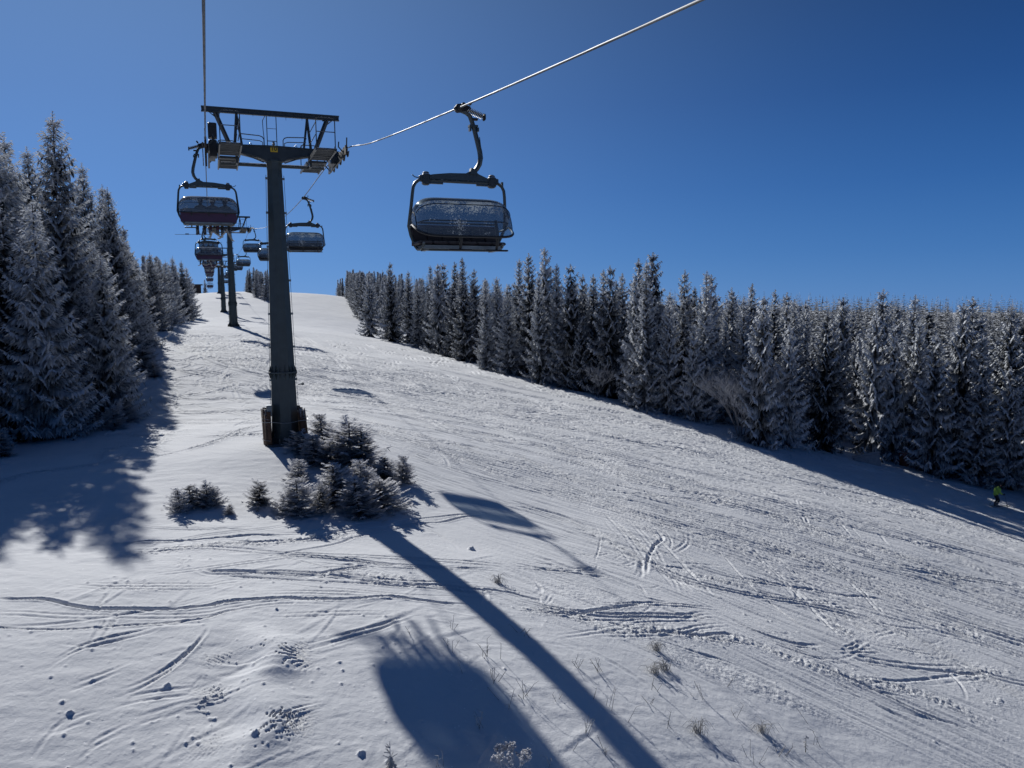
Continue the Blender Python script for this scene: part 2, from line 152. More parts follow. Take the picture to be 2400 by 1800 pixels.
def glass_material(name,th,mixf,gc):
    m,nt,p,out=newmat(name)
    tc=nd(nt,'ShaderNodeTexCoord');at=nd(nt,'ShaderNodeAttribute',attribute_name='frost')
    p.inputs['Base Color'].default_value=(*gc,1);p.inputs['Roughness'].default_value=.12
    tr=nd(nt,'ShaderNodeBsdfTransparent',i_Color=(.70,.78,.84,1))
    m1=nd(nt,'ShaderNodeMixShader',i_0=mixf);nt.links.new(tr.outputs[0],m1.inputs[1]);nt.links.new(p.outputs[0],m1.inputs[2])
    n=nd(nt,'ShaderNodeTexNoise',i_Scale=26.0,i_Detail=3.0,i_Roughness=.8);nt.links.new(tc.outputs['Object'],n.inputs[0])
    nb=nd(nt,'ShaderNodeTexNoise',i_Scale=2.2,i_Detail=2.0);nt.links.new(tc.outputs['Object'],nb.inputs[0])
    a=nd(nt,'ShaderNodeMath',operation='MULTIPLY_ADD',i_1=.55);nt.links.new(nb.outputs[0],a.inputs[0]);nt.links.new(n.outputs[0],a.inputs[2])
    b=nd(nt,'ShaderNodeMath',operation='MULTIPLY_ADD',i_1=.42);nt.links.new(at.outputs['Fac'],b.inputs[0]);nt.links.new(a.outputs[0],b.inputs[2])
    bs=nd(nt,'ShaderNodeMath',operation='MULTIPLY_ADD',i_1=1.0,i_2=.93-th);nt.links.new(b.outputs[0],bs.inputs[0])
    r=ramp(nt,bs.outputs[0],[(.93,g3(0)),(1.0,g3(.8))])
    fr=nd(nt,'ShaderNodeBsdfDiffuse',i_Color=(.72,.75,.78,1));ft=nd(nt,'ShaderNodeBsdfTranslucent',i_Color=(.72,.75,.78,1))
    fm=nd(nt,'ShaderNodeMixShader',i_0=.45);nt.links.new(fr.outputs[0],fm.inputs[1]);nt.links.new(ft.outputs[0],fm.inputs[2])
    m2=nd(nt,'ShaderNodeMixShader');nt.links.new(r.outputs[0],m2.inputs[0]);nt.links.new(m1.outputs[0],m2.inputs[1]);nt.links.new(fm.outputs[0],m2.inputs[2])
    nt.links.new(m2.outputs[0],out.inputs[0])
    return m
M['glass']=glass_material('frosted_bubble_glass',.82,.55,(.30,.35,.39))
M['glass_clear']=glass_material('smoked_bubble_glass',1.04,.58,(.13,.16,.19))
def rope_material():
    m,nt,p,out=newmat('wire_rope')
    tc=nd(nt,'ShaderNodeTexCoord')
    w=nd(nt,'ShaderNodeTexNoise',i_Scale=5.0);nt.links.new(tc.outputs['Object'],w.inputs[0])
    r=ramp(nt,w.outputs[0],[(.3,(.08,.085,.09)),(.7,(.14,.145,.15))]);nt.links.new(r.outputs[0],p.inputs['Base Color'])
    p.inputs['Roughness'].default_value=.55;p.inputs['Metallic'].default_value=.2
    return m
M['rope']=rope_material()

# ---------------------------------------------------------------- mesh helpers
class MB:
    def __init__(s): s.v=[];s.f=[];s.sm=[];s.at=[]
    def add(s,vs,fs,smooth=False,at=None):
        b=len(s.v);s.v+= [tuple(p) for p in vs];s.f+=[tuple(b+i for i in f) for f in fs];s.sm+=[smooth]*len(fs)
        s.at+= list(at) if at is not None else [0.0]*len(vs)
        return s
    def box(s,c,d,rot=None,bev=0.0):
        x,y,z=d[0]/2,d[1]/2,d[2]/2
        if bev<=0:
            P=[(-x,-y,-z),(x,-y,-z),(x,y,-z),(-x,y,-z),(-x,-y,z),(x,-y,z),(x,y,z),(-x,y,z)]
            F=[(0,3,2,1),(4,5,6,7),(0,1,5,4),(1,2,6,5),(2,3,7,6),(3,0,4,7)]
        else:
            b=min(bev,x*.9,y*.9,z*.9);P=[];F=[]
            prof=[(-z,b),(-z+b,0),(z-b,0),(z,b)]
            for zz,i in prof:
                X,Y=x-i,y-i
                P+=[(-X+b,-Y,zz),(X-b,-Y,zz),(X,-Y+b,zz),(X,Y-b,zz),(X-b,Y,zz),(-X+b,Y,zz),(-X,Y-b,zz),(-X,-Y+b,zz)]
            for k in range(3):
                for j in range(8):
                    F.append((k*8+j,k*8+(j+1)%8,k*8+8+(j+1)%8,k*8+8+j))
            F.append(tuple(range(7,-1,-1)));F.append(tuple(range(24,32)))
        R=rot if rot is not None else Matrix.Identity(3)
        c=Vector(c);return s.add([c+R@Vector(p) for p in P],F)
    def tube(s,pts,r,n=8,cap=True,smooth=True,rr=None,at=None):
        pts=[Vector(p) for p in pts];V=[];F=[];A=[]
        up=None;prev=None
        for i,p in enumerate(pts):
            t=(pts[min(i+1,len(pts)-1)]-pts[max(i-1,0)]).normalized()
            if prev is None:
                a=Vector((0,0,1)) if abs(t.z)<.9 else Vector((1,0,0))
                u=t.cross(a).normalized()
            else: u=(prev-t*prev.dot(t)).normalized()
            prev=u;w=t.cross(u)
            ra=r if rr is None else rr[i]
            for k in range(n):
                a=2*PI*k/n;V.append(p+(u*math.cos(a)+w*math.sin(a))*ra);A.append(at[i] if at else 0.0)
        for i in range(len(pts)-1):
            for k in range(n):
                F.append((i*n+k,i*n+(k+1)%n,(i+1)*n+(k+1)%n,(i+1)*n+k))
        if cap: F.append(tuple(range(n-1,-1,-1)));F.append(tuple((len(pts)-1)*n+k for k in range(n)))
        return s.add(V,F,smooth,A)
    def prism(s,poly,y0,y1,axis='y'):  # poly in (x,z), extruded along y
        n=len(poly)
        if axis=='y': V=[(a,y0,b) for a,b in poly]+[(a,y1,b) for a,b in poly]
        elif axis=='x': V=[(y0,a,b) for a,b in poly]+[(y1,a,b) for a,b in poly]
        else: V=[(a,b,y0) for a,b in poly]+[(a,b,y1) for a,b in poly]
        F=[tuple(range(n)),tuple(range(2*n-1,n-1,-1))]+[(i+n,(i+1)%n+n,(i+1)%n,i) for i in range(n)]
        return s.add(V,F)
    def cyl(s,p0,p1,r,n=14,r1=None):
        return s.tube([p0,p1],r,n,True,False if n<9 else True,rr=[r,r if r1 is None else r1])
    def build(s,name,mat,parent=None,loc=None,flip=True):
        me=bpy.data.meshes.new(name);me.from_pydata(s.v,[],s.f)
        me.materials.append(M[mat] if isinstance(mat,str) else mat)
        me.polygons.foreach_set('use_smooth',s.sm)
        a=me.attributes.new('frost','FLOAT','POINT');a.data.foreach_set('value',s.at)
        import bmesh
        bm=bmesh.new();bm.from_mesh(me);bmesh.ops.recalc_face_normals(bm,faces=bm.faces);bm.to_mesh(me);bm.free()
        if any(s.sm):
            try: me.set_sharp_from_angle(angle=rad(45))
            except Exception: pass
        o=bpy.data.objects.new(name,me);C.objects.link(o)
        if parent: o.parent=parent
        if loc: o.location=loc
        return o
def mesh_np(name,V,F,mat,frost=None,smooth=False):
    me=bpy.data.meshes.new(name)
    nv=len(V);nf=len(F);k=F.shape[1]
    me.vertices.add(nv);me.vertices.foreach_set('co',np.ascontiguousarray(V,dtype=np.float32).ravel())
    me.loops.add(nf*k);me.loops.foreach_set('vertex_index',np.ascontiguousarray(F,dtype=np.int32).ravel())
    me.polygons.add(nf);me.polygons.foreach_set('loop_start',np.arange(0,nf*k,k,dtype=np.int32))
    me.polygons.foreach_set('loop_total',np.full(nf,k,dtype=np.int32))
    if smooth: me.polygons.foreach_set('use_smooth',np.ones(nf,dtype=bool))
    me.update(calc_edges=True)
    if frost is not None:
        a=me.attributes.new('frost','FLOAT','POINT');a.data.foreach_set('value',np.ascontiguousarray(frost,dtype=np.float32))
    me.materials.append(M[mat]);return me
def link(name,me,parent=None):
    o=bpy.data.objects.new(name,me);C.objects.link(o)
    if parent: o.parent=parent
    return o
def tag(o,label=None,cat=None,group=None,kind=None):
    if label: o['label']=label
    if cat: o['category']=cat
    if group: o['group']=group
    if kind: o['kind']=kind
    return o
def empty(name,loc,rz=0.0):
    o=bpy.data.objects.new(name,None);C.objects.link(o);o.location=loc;o.rotation_euler=(0,0,rz);o.empty_display_size=.3;return o
KIDS={}
def copy_tree(o,parent=None):
    c=o.copy();C.objects.link(c)
    if parent: c.parent=parent
    for ch in [x for x in C.objects if x.parent==o]: copy_tree(ch,c)
    return c

# ---------------------------------------------------------------- noise
def _hash(ix,iy,seed):
    h=(ix.astype(np.int64)*374761393+iy.astype(np.int64)*668265263+seed*1442695041)&0xffffffff
    h=((h^(h>>13))*1274126177)&0xffffffff
    return ((h^(h>>16))&0xffff).astype(np.float32)/65535.0
def vnoise(x,y,seed=0):
    ix=np.floor(x);iy=np.floor(y);fx=(x-ix).astype(np.float32);fy=(y-iy).astype(np.float32)
    fx=fx*fx*(3-2*fx);fy=fy*fy*(3-2*fy)
    a=_hash(ix,iy,seed);b=_hash(ix+1,iy,seed);c=_hash(ix,iy+1,seed);d=_hash(ix+1,iy+1,seed)
    return (a+(b-a)*fx)*(1-fy)+(c+(d-c)*fx)*fy-.5
def fbm(x,y,seed=0,oct=3,g=.5):
    r=0;a=1
    for i in range(oct):
        r=r+a*vnoise(x*2**i,y*2**i,seed+i*17);a*=g
    return r
def sstep(a,b,x):
    t=np.clip((x-a)/(b-a),0,1);return t*t*(3-2*t)
# ---------------------------------------------------------------- snow surface
RX0,RX1,RY0,RY1,RS=-18.,62.,8.,112.,.026
NX=int((RX1-RX0)/RS);NY=int((RY1-RY0)/RS)
HM=np.zeros((NY,NX),np.float32);RG=np.zeros((NY,NX),np.float32)   # fine relief, roughness
def smooth_poly(P,step=.03):
    P=np.array(P,float)
    if len(P)<2: return P
    out=[]
    Q=np.vstack([2*P[0]-P[1],P,2*P[-1]-P[-2]])
    for i in range(1,len(Q)-2):
        p0,p1,p2,p3=Q[i-1],Q[i],Q[i+1],Q[i+2]
        n=max(2,int(np.linalg.norm(p2-p1)/step));t=np.linspace(0,1,n,endpoint=False)[:,None]
        out.append(.5*((2*p1)+(-p0+p2)*t+(2*p0-5*p1+4*p2-p3)*t*t+(-p0+3*p1-3*p2+p3)*t**3))
    out.append(P[-1:]);return np.vstack(out)
def stroke(P,half,prof,mode='add',dst=None,wob=0.0,step=.022,fade=True,seed=0):
    dst=HM if dst is None else dst
    Q=smooth_poly(P,step)
    if len(Q)<3: return
    T=np.gradient(Q,axis=0);T/=np.linalg.norm(T,axis=1)[:,None]+1e-9;N=np.c_[-T[:,1],T[:,0]]
    s=np.linspace(0,1,len(Q));L=np.cumsum(np.r_[0,np.linalg.norm(np.diff(Q,axis=0),axis=1)])
    if wob>0: Q=Q+N*(vnoise(L*.7,L*0+seed,3)*wob*2)[:,None]
    amp=np.minimum(1,np.minimum(s,1-s)*L[-1]/1.2) if fade else np.ones(len(Q))
    amp=amp*(1+.5*vnoise(L*1.1,L*0+seed*3.1,9))
    O=np.arange(-half,half+1e-6,step)
    X=Q[:,0][:,None]+N[:,0][:,None]*O;Y=Q[:,1][:,None]+N[:,1][:,None]*O
    ix=((X-RX0)/RS).astype(int);iy=((Y-RY0)/RS).astype(int)
    val=prof(O)[None,:]*amp[:,None]+0*X
    ok=(ix>=0)&(ix<NX)&(iy>=0)&(iy<NY)
    ix,iy,val=ix[ok],iy[ok],val[ok].astype(np.float32)
    buf_keys,inv=np.unique(iy.astype(np.int64)*NX+ix,return_inverse=True)
    acc=np.zeros(len(buf_keys),np.float32);cnt=np.zeros(len(buf_keys),np.float32)
    np.add.at(acc,inv,val);np.add.at(cnt,inv,1)
    f=dst.ravel()
    if mode=='max': f[buf_keys]=np.maximum(f[buf_keys],acc/cnt)
    elif mode=='cut': f[buf_keys]=np.where(np.abs(acc/cnt)>np.abs(f[buf_keys])*.4,acc/cnt+f[buf_keys]*.3,f[buf_keys])
    else: f[buf_keys]+=acc/cnt
def groove(w,d,bank): return lambda t: -d*np.exp(-(t/w)**4)+bank*np.exp(-((np.abs(t)-1.7*w)/(.5*w))**2)
def ledge(w,d): # one-sided cut: steep on the far side, run-out on the near side
    return lambda t: np.where(t>0,d*.35*np.exp(-(t/(2.2*w))**2),-d*np.exp(-(t/w)**2)*np.clip(-t/(.25*w),0,1))-0.0*t
def bump(x,y,r,h):
    n=int(r*2.2/RS)+1;cx=int((x-RX0)/RS);cy=int((y-RY0)/RS)
    if cx<n or cy<n or cx>=NX-n-1 or cy>=NY-n-1: return
    a=np.arange(-n,n+1)*RS;q=(a[None,:]**2+a[:,None]**2*(.7+.6*random.random()))/(r*r)
    HM[cy-n:cy+n+1,cx-n:cx+n+1]+=(h*np.clip(1.25-q,0,1)**.6*(q<1.25)).astype(np.float32)
sd=0
for P in TR['ridge']:
    stroke(P,1.3,lambda t: .16*np.exp(-((t-.15)/.5)**2)-.06*np.exp(-((t+.7)/.5)**2),wob=.2,seed=5)
for P in TR['crud']:
    sd+=1
    if sd not in (1,3,4): stroke(P,.55,lambda t:np.exp(-(t/.33)**2),'max',RG,wob=.5,seed=sd)
    Q=smooth_poly(P,.2)
    for q in Q:
        for _ in range(4):
            if random.random()<.8:
                r=random.choice((.02,.022,.026,.03,.045));g_=.8 if sd in (1,3,4) else .38;bump(q[0]+random.gauss(0,g_),q[1]+random.gauss(0,g_),r,r*random.uniform(.4,.9))
for i,P in enumerate(TR['step']):
    sd+=1;w=.07 if i else .06
    stroke(P,.5,groove(w,.065 if i else .075,.028),'cut',wob=.25,seed=sd)
for P in TR['thin']:
    sd+=1
    for o in (0,.26):
        stroke([(a+o*.4,b+o) for a,b in P],.2,groove(.045,.034,.02),'cut',wob=.05,seed=sd)
# bundles of older tracks following the traverse lines
R3=random.Random(4)
for P in TR['step']+TR['thin'][-14:]:
    P=np.array(P)
    if len(P)<3: continue
    T=np.gradient(P,axis=0);T/=np.linalg.norm(T,axis=1)[:,None]+1e-9;N=np.c_[-T[:,1],T[:,0]]
    for k in range(6):
        o=R3.gauss(0,.9);sl=R3.gauss(0,.5);a=R3.randint(0,max(0,len(P)//2-1));b=R3.randint(len(P)//2+1,len(P));q=P[a:b]
        if len(q)<2: continue
        q=q+N[a:b]*(o+sl*np.linspace(-1,1,len(q)))[:,None]
        w=R3.choice((.03,.04,.06));d=R3.uniform(.015,.04);stroke([tuple(v) for v in q],.3,groove(w,d,d*.6),'cut',wob=.08,seed=k+9)
        if k%2: stroke([tuple(v) for v in q+N[a:b]*.2],.3,groove(w,d,d*.6),'cut',wob=.08,seed=k+9)
# skiers' turns running down the piste towards the right of the tower
def flow(x,y):
    t=float(sstep(45,120,y));a=Vector((.62*(1-t)+.02,-.72*(1-t)-1.0*t)).normalized();return a
R2=random.Random(21)
for k in range(230):
    x=R2.uniform(5,33);y=R2.uniform(45,118)
    if k%5==0: x=R2.uniform(8,24);y=R2.uniform(26,50)
    if k>165: x=R2.uniform(-5,4);y=R2.uniform(50,110)
    amp=R2.uniform(.5,1.5) if k%3 else .1;wl=R2.uniform(7,17);ph=R2.uniform(0,6);L=R2.uniform(15,80);pts=[];s=0
    off=R2.uniform(-.35,.35)
    while s<L:
        f=flow(x,y);g=amp*math.cos(2*PI*s/wl+ph)+off
        d=Vector((f.x-f.y*g*.5,f.y+f.x*g*.5)).normalized()
        x+=d.x*.6;y+=d.y*.6;s+=.6;pts.append((x,y))
        if y<8 or x>64: break
    if len(pts)<4: continue
    q=max(1,pts[0][1]/45);w=R2.choice((.04,.055,.07))*q;dp=R2.uniform(.018,.042)*q
    for o in (0,(.22+R2.random()*.15)*q):
        stroke([(a+o,b+o*.5) for a,b in pts],.32,groove(w,dp,dp*.8),'cut',seed=k)
# churned strip between the left trees and the tower: wide crossing turns
for k in range(120):
    x=R2.uniform(-6,3.5);y=R2.uniform(39,111);q=max(1,y/45)
    a=R2.choice((-.5,-1.0,-2.1,-2.6,-1.57))+R2.gauss(0,.25);c=R2.choice((-1,1))*R2.uniform(.05,.22);pts=[];n=R2.randint(7,22)
    for i in range(n):
        pts.append((x,y));x+=math.cos(a)*.45;y+=math.sin(a)*.45;a+=c
        if i%8==7: c=-c
    w=R2.uniform(.05,.11)*q;d=R2.uniform(.02,.055)*q
    stroke(pts,.45,groove(w,d,d*.8),'cut',seed=k)
    if k%3==0: stroke(pts,.8,lambda t:np.exp(-(t/.45)**2),'max',RG,seed=k)
# skidded arcs right of the tower, and small steps cut by edges
for k in range(200):
    x=R2.uniform(3,40);y=R2.uniform(17,75)
    if x>30 and y<30: continue
    f=flow(x,y);a=math.atan2(f.y,f.x)+R2.gauss(0,.35);c=R2.gauss(0,.12);pts=[]
    for i in range(R2.randint(4,11)):
        pts.append((x,y));x+=math.cos(a)*.5;y+=math.sin(a)*.5;a+=c
    stroke(pts,.35,groove(R2.uniform(.04,.08),R2.uniform(.015,.035),R2.uniform(.008,.02)),'cut',seed=k)
# crumbs of snow thrown about the foreground
for k in range(1000):
    t=R2.random()
    if t<.5: x,y=R2.uniform(-6,4.5),R2.uniform(11.5,22)
    else: x,y=R2.uniform(-4,24),R2.uniform(12,44)
    if fbm(np.array([x*.35]),np.array([y*.35]),77,2)[0]<.02 and R2.random()<.85: continue
    r=.016+.024*R2.random()**4;bump(x,y,r,r*R2.uniform(.6,1.3))
for (x,y,r) in [(-2.9,16.4,.11),(-3.1,16.8,.09),(-1.2,16.8,.12),(.4,14.6,.13),(-.7,15.0,.06),(-.3,15.5,.07),(-3.6,13.9,.08),(.1,13.4,.09),(-1.2,13.2,.12),(2.2,13.6,.12),(2.6,21.0,.11),(2.4,20.7,.07),(7.9,24.5,.2),(3.3,17.0,.06)]:
    r*=.5;bump(x,y,r,r*.8);bump(x+r*.7,y+r*.4,r*.6,r*.5);bump(x-r*.8,y+r*.2,r*.5,r*.35)
# wind-packed drifts and side-slip scrapes on the open snow in the foreground
for k in range(130):
    x=R2.uniform(-5,7);y=R2.uniform(11,24);a=R2.choice((.35,.5,.75,2.9))+R2.gauss(0,.15);pts=[];c=R2.gauss(0,.05)
    for i in range(R2.randint(4,10)):
        pts.append((x,y));x+=math.cos(a)*.3;y+=math.sin(a)*.3;a+=c
    w=R2.uniform(.04,.12);d=R2.uniform(.006,.02);stroke(pts,.3,(lambda w,d:(lambda t:d*np.exp(-((t-w*.6)/w)**2)-d*.8*np.exp(-((t+w*.6)/(w*.5))**2)))(w,d),'add',wob=.08,seed=k)
def sample(A,x,y):
    fx=(x-RX0)/RS;fy=(y-RY0)/RS
    ok=(fx>1)&(fx<NX-2)&(fy>1)&(fy<NY-2)
    fx=np.where(ok,fx,1);fy=np.where(ok,fy,1);ix=fx.astype(int);iy=fy.astype(int);u=fx-ix;v=fy-iy
    r=(A[iy,ix]*(1-u)+A[iy,ix+1]*u)*(1-v)+(A[iy+1,ix]*(1-u)+A[iy+1,ix+1]*u)*v
    return r*ok
# left-hand limit of the groomed, skied snow
def piste_mask(x,y):
    lim=np.interp(y,[0,12,15,18,22,30,35,39,60,300],[40,19,13,8.5,4.0,9.,4.5,-5,-6,-6])
    m=sstep(-1.2,1.5,x-lim+fbm(x*.3,y*.3,31,2)*3)
    return m
def coarse(x,y):
    r=H(x,y)
    r=r+.16*fbm(x/11.,y/11.,1,2)*sstep(8,20,np.hypot(x,y))+.07*fbm(x/3.1,y/3.1,5,2)
    r=r+.25*np.exp(-((x-3.0)**2+(y-36.2)**2)/9.0)
    return r
def relief(x,y):
    """coarse ground + fine relief, and a roughness value"""
    z=coarse(x,y);pm=piste_mask(x,y)
    near=1-sstep(90,260,np.hypot(x,y))
    # direction of travel
    t=sstep(45,120,y);ax=.62*(1-t)+.02;ay=-.72*(1-t)-t;n=np.hypot(ax,ay);ax/=n;ay/=n
    A=x*ax+y*ay;B=-x*ay+y*ax
    st=(fbm(y*.45,x*4.5,41,3,.6)*.035+fbm(y*.9,x*11,47,2)*.018)*t
    A=.65*x-.76*y;B=.76*x+.65*y
    st=st+(fbm(A*.40,B*4.2,43,3,.6)*.034+fbm(A*.8,B*11,48,2)*.016)*(1-t)*(.35+1.1*sstep(-.3,.3,fbm(x*.16,y*.16,91,2)))
    z=z+.11*fbm(x/2.6,y/4.2,15,3)*sstep(38,60,y)*(1-sstep(140,240,y))*(.5+.5*(1-sstep(8,16,x)))
    patch=sstep(.0,.5,fbm((.65*x-.76*y)*.12,(.76*x+.65*y)*.5,51,3))
    ch=fbm(x*6.5,y*6.5,61,3,.7)*.030
    rg=sample(RG,x,y)
    z=z+near*pm*(st*(.95-.35*patch)+ch*(.12+.88*patch**2))+rg*fbm(x*10,y*10,66,3,.75)*.05
    z=z+(1-pm)*(fbm(x*1.6+y*.8,y*2.6,71,3)*.02+fbm(x*9,y*9,73,2)*.005)*near
    z=z+sample(HM,x,y)
    return z,np.clip(pm*(.22+.6*patch)+rg,0,1)
def gz(x,y): return float(relief(np.array([float(x)]),np.array([float(y)]))[0][0])
def build_ground():
    R=np.r_[np.geomspace(.5,9,24)[:-1],np.geomspace(9,125,1250)[:-1],np.geomspace(125,420,170)[:-1],np.geomspace(420,6000,50)]
    az=np.r_[np.linspace(-17,61,1120),np.linspace(61,343,110)[1:]]
    a=np.radians(az);X=np.outer(R,np.sin(a));Y=np.outer(R,np.cos(a))
    Z,rg=relief(X.ravel(),Y.ravel())
    n=len(az);m=len(R)
    V=np.c_[X.ravel(),Y.ravel(),Z];i=np.arange(m-1)[:,None]*n;j=np.arange(n-1)[None,:]
    F=np.stack([i+j,i+n+j,i+n+j+1,i+j+1],-1).reshape(-1,4)
    V=np.vstack([V,[[0,0,float(coarse(np.zeros(1),np.zeros(1))[0])]]])
    me=mesh_np('snow_ground',V,F[:,::-1],'snow',smooth=True)
    at=me.attributes.new('rough','FLOAT','POINT');at.data.foreach_set('value',np.r_[rg,0].astype(np.float32))
    o=link('snow_ground',me);tag(o,'snow covered mountain slope with groomed piste and ski tracks',kind='structure')
    return o
ground=build_ground()
# ---------------------------------------------------------------- spruces
def ribbons(P0,D,L,W,N,sag,fr0,fr1):
    """bent pointed strips. P0,D,N (k,3); L,W,sag,fr (k,). 2 quads + tip each"""
    S=np.cross(D,N);S/=np.linalg.norm(S,axis=1)[:,None]+1e-9
    down=np.array([0,0,-1.0])
    m=P0+D*(L*.5)[:,None]+down*(sag*.3)[:,None];e=P0+D*L[:,None]+down*sag[:,None]
    w=W[:,None]*S
    V=np.stack([P0-w*.45,P0+w*.45,m+w,m-w,e+w*.3,e-w*.3],1)
    k=len(P0);b=np.arange(k)[:,None]*6
    F=np.concatenate([b+np.array([0,1,2,3]),b+np.array([3,2,4,5])],0)
    A=np.stack([fr0,fr0,(fr0+fr1)/2,(fr0+fr1)/2,fr1,fr1],1)
    return V.reshape(-1,3),F,A.ravel()
def spruce(seed,h=14.,rmax=2.3,whorl=.36,bare=.4,density=1.0,tw=.42,wd=.05,top_bare=.9,lean=0,droop=1.0,frost=1.0,maxtw=18,prof_pow=.92,tsp=.105,lref=1.6,lead=.36):
    r=np.random.default_rng(seed);P=[];D=[];L=[];W=[];N=[];S=[];A0=[];A1=[]
    br=MB();z=bare
    side=r.uniform(.82,1.15,8)
    while z<h-top_bare*.5:
        t=z/h;rr=rmax*(1-t)**prof_pow*min(1,.78+z/(h*.22)*.3)+(.22 if h>3 else .08)
        nb=max(4,int(round((6.5*(1-t)+4)*density)));a0=r.uniform(0,6.28)
        for b in range(nb):
            az=a0+2*PI*b/nb+r.uniform(-.35,.35);ln=rr*r.uniform(.62,1.15)*side[int(az/(2*PI)*8)%8];fb=r.uniform(-.13,.13)
            if r.random()<.06: ln*=.55
            zz=z+r.uniform(-.15,.15)
            dirh=np.array([math.cos(az),math.sin(az),0.]);pit=(.55*t*t+.12*t-.30*(1-t)*droop)+r.uniform(-.1,.1)
            ns=6;s=np.linspace(0,1,ns+1)
            # drooping first, the tip lifting again
            zc=zz+ln*(np.tan(pit)*s-.30*droop*(1-t)*np.sin(s*2.6)+.16*s*s*s)
            c=np.array([0,0,0.])+dirh[None]*(ln*s)[:,None];c[:,2]=zc
            lat=np.array([-dirh[1],dirh[0],0.]);c+=lat*(r.uniform(-.10,.10)*ln*s*s)[:,None]
            nt=int(min(maxtw,max(4,ln/tsp)))*1
            ss=np.linspace(.10,1.0,nt)
            ii=np.minimum((ss*ns).astype(int),ns-1);f=ss*ns-ii
            pt=c[ii]*(1-f)[:,None]+c[ii+1]*f[:,None];tg=c[ii+1]-c[ii];tg/=np.linalg.norm(tg,axis=1)[:,None]
            for sg in (-1,1):
                ang=r.uniform(.65,.95,nt);d=tg*np.cos(ang)[:,None]+lat*(sg*np.sin(ang))[:,None]+np.array([0,0,-.42*droop])*r.uniform(.6,1.5,nt)[:,None]
                d/=np.linalg.norm(d,axis=1)[:,None]
                tl=tw*(1.15-.75*ss)*r.uniform(.65,1.25,nt)*min(1,.5+ln/lref*.6)
                nn=np.array([0,0,1.])+lat*(sg*r.uniform(-.2,.9,nt))[:,None]+dirh*r.uniform(-.3,.6,nt)[:,None]
                P.append(pt);D.append(d);L.append(tl);W.append(np.full(nt,wd)*r.uniform(.7,1.3,nt));N.append(nn)
                S.append(tl*r.uniform(.15,.6,nt)*droop)
                fr=(-.14+.60*ss+fb+r.uniform(-.07,.07,nt)+.30*t)*frost;A0.append(fr*.75);A1.append(fr+.16)
            # upper leading sprays along the spine (they carry the rime)
            k=ns;mid=c[:-1];dd=c[1:]-c[:-1];l=np.linalg.norm(dd,axis=1);dd=dd/l[:,None]
            P.append(mid+[0,0,.015]);D.append(dd);L.append(l*1.25);W.append(np.linspace(wd*1.2,wd*.7,k));N.append(np.tile([0,0,1.],(k,1))+r.uniform(-.4,.4,(k,3)))
            S.append(np.zeros(k));fr=(.02+.6*s[:-1]+fb+.3*t)*frost;A0.append(fr);A1.append(fr+.1)
            # hanging curtains below the branch
            if ln>.9:
                q=nt//2+1;hs=r.uniform(.2,1,q);jj=np.minimum((hs*ns).astype(int),ns-1);f=hs*ns-jj
                hp=c[jj]*(1-f)[:,None]+c[jj+1]*f[:,None]
                d=np.tile([0,0,-1.],(q,1))+dirh*.35+r.uniform(-.35,.35,(q,3));d/=np.linalg.norm(d,axis=1)[:,None]
                P.append(hp);D.append(d);L.append(tw*.75*r.uniform(.5,1.1,q));W.append(np.full(q,wd));N.append(dirh+r.uniform(-.6,.6,(q,3)));S.append(np.zeros(q))
                fr=(-.12+.30*hs+fb+r.uniform(-.06,.06,q))*frost;A0.append(fr);A1.append(fr+.05)
        z+=whorl*r.uniform(.8,1.2)*(1-.35*t)
    # leader shoot with short upswept twigs
    k=max(5,int(8*density));zz=np.linspace(h-top_bare,h-.12,k)
    for q in range(5):
        az=r.uniform(0,6.28,k);up=r.uniform(.3,1.1,k)
        d=np.stack([np.cos(az),np.sin(az),up],1);d/=np.linalg.norm(d,axis=1)[:,None]
        P.append(np.stack([0*zz,0*zz,zz],1));D.append(d);L.append(np.linspace(lead,lead/3,k)*(h/14)**.5);W.append(np.full(k,wd*(.5 if h>3 else .9)));N.append(r.uniform(-1,1,(k,3)));S.append(0*zz);A0.append(np.full(k,.4*frost));A1.append(np.full(k,.6*frost))
    V,F,A=ribbons(*[np.concatenate(q) for q in (P,D,L,W,N,S,A0,A1)])
    return V,F,A
def make_tree_meshes(tag_,seed,mat,h,tr,**k):
    V,F,A=spruce(seed,h=h,**k)
    crown=mesh_np(tag_+'_crown',V,F,mat,A)
    r=random.Random(seed)
    mb=MB();pts=[];rr=[]
    for i in range(9):
        t=i/8;pts.append((r.uniform(-.03,.03)*h/14,r.uniform(-.03,.03)*h/14,-.4+(h+.35)*t));rr.append(tr*(1-t)**.9+.012)
    mb.tube(pts,0,7,rr=rr,at=[.15+.35*i/8 for i in range(9)])
    # bare stub limbs under the crown
    for i in range(14):
        a=r.uniform(0,6.28);z=r.uniform(.03,.55)*h;l=r.uniform(.3,.9)*h/14
        mb.tube([(0,0,z),(math.cos(a)*l,math.sin(a)*l,z-.15*l)],0,4,rr=[tr*.16,.008],at=[.2,.5])
    o=mb.build(tag_+'_trunk','bark');tm=o.data;bpy.data.objects.remove(o)
    return crown,tm
NEAR=[];MID=[];LEFT=[];YOUNG=[]
for s,kw in enumerate([dict(rmax=2.8,whorl=.66),dict(rmax=2.5,droop=1.3,whorl=.68),dict(rmax=3.4,whorl=.84,droop=1.35,tw=.6),dict(rmax=2.5,droop=1.0,whorl=.56),dict(rmax=3.1,droop=1.5,whorl=.78,tw=.6),dict(rmax=2.2,whorl=.54)]):
    NEAR.append(make_tree_meshes('spruce',100+s,'needles',14.,.17,wd=.085,tw=kw.pop('tw',.48),density=.9,**kw))
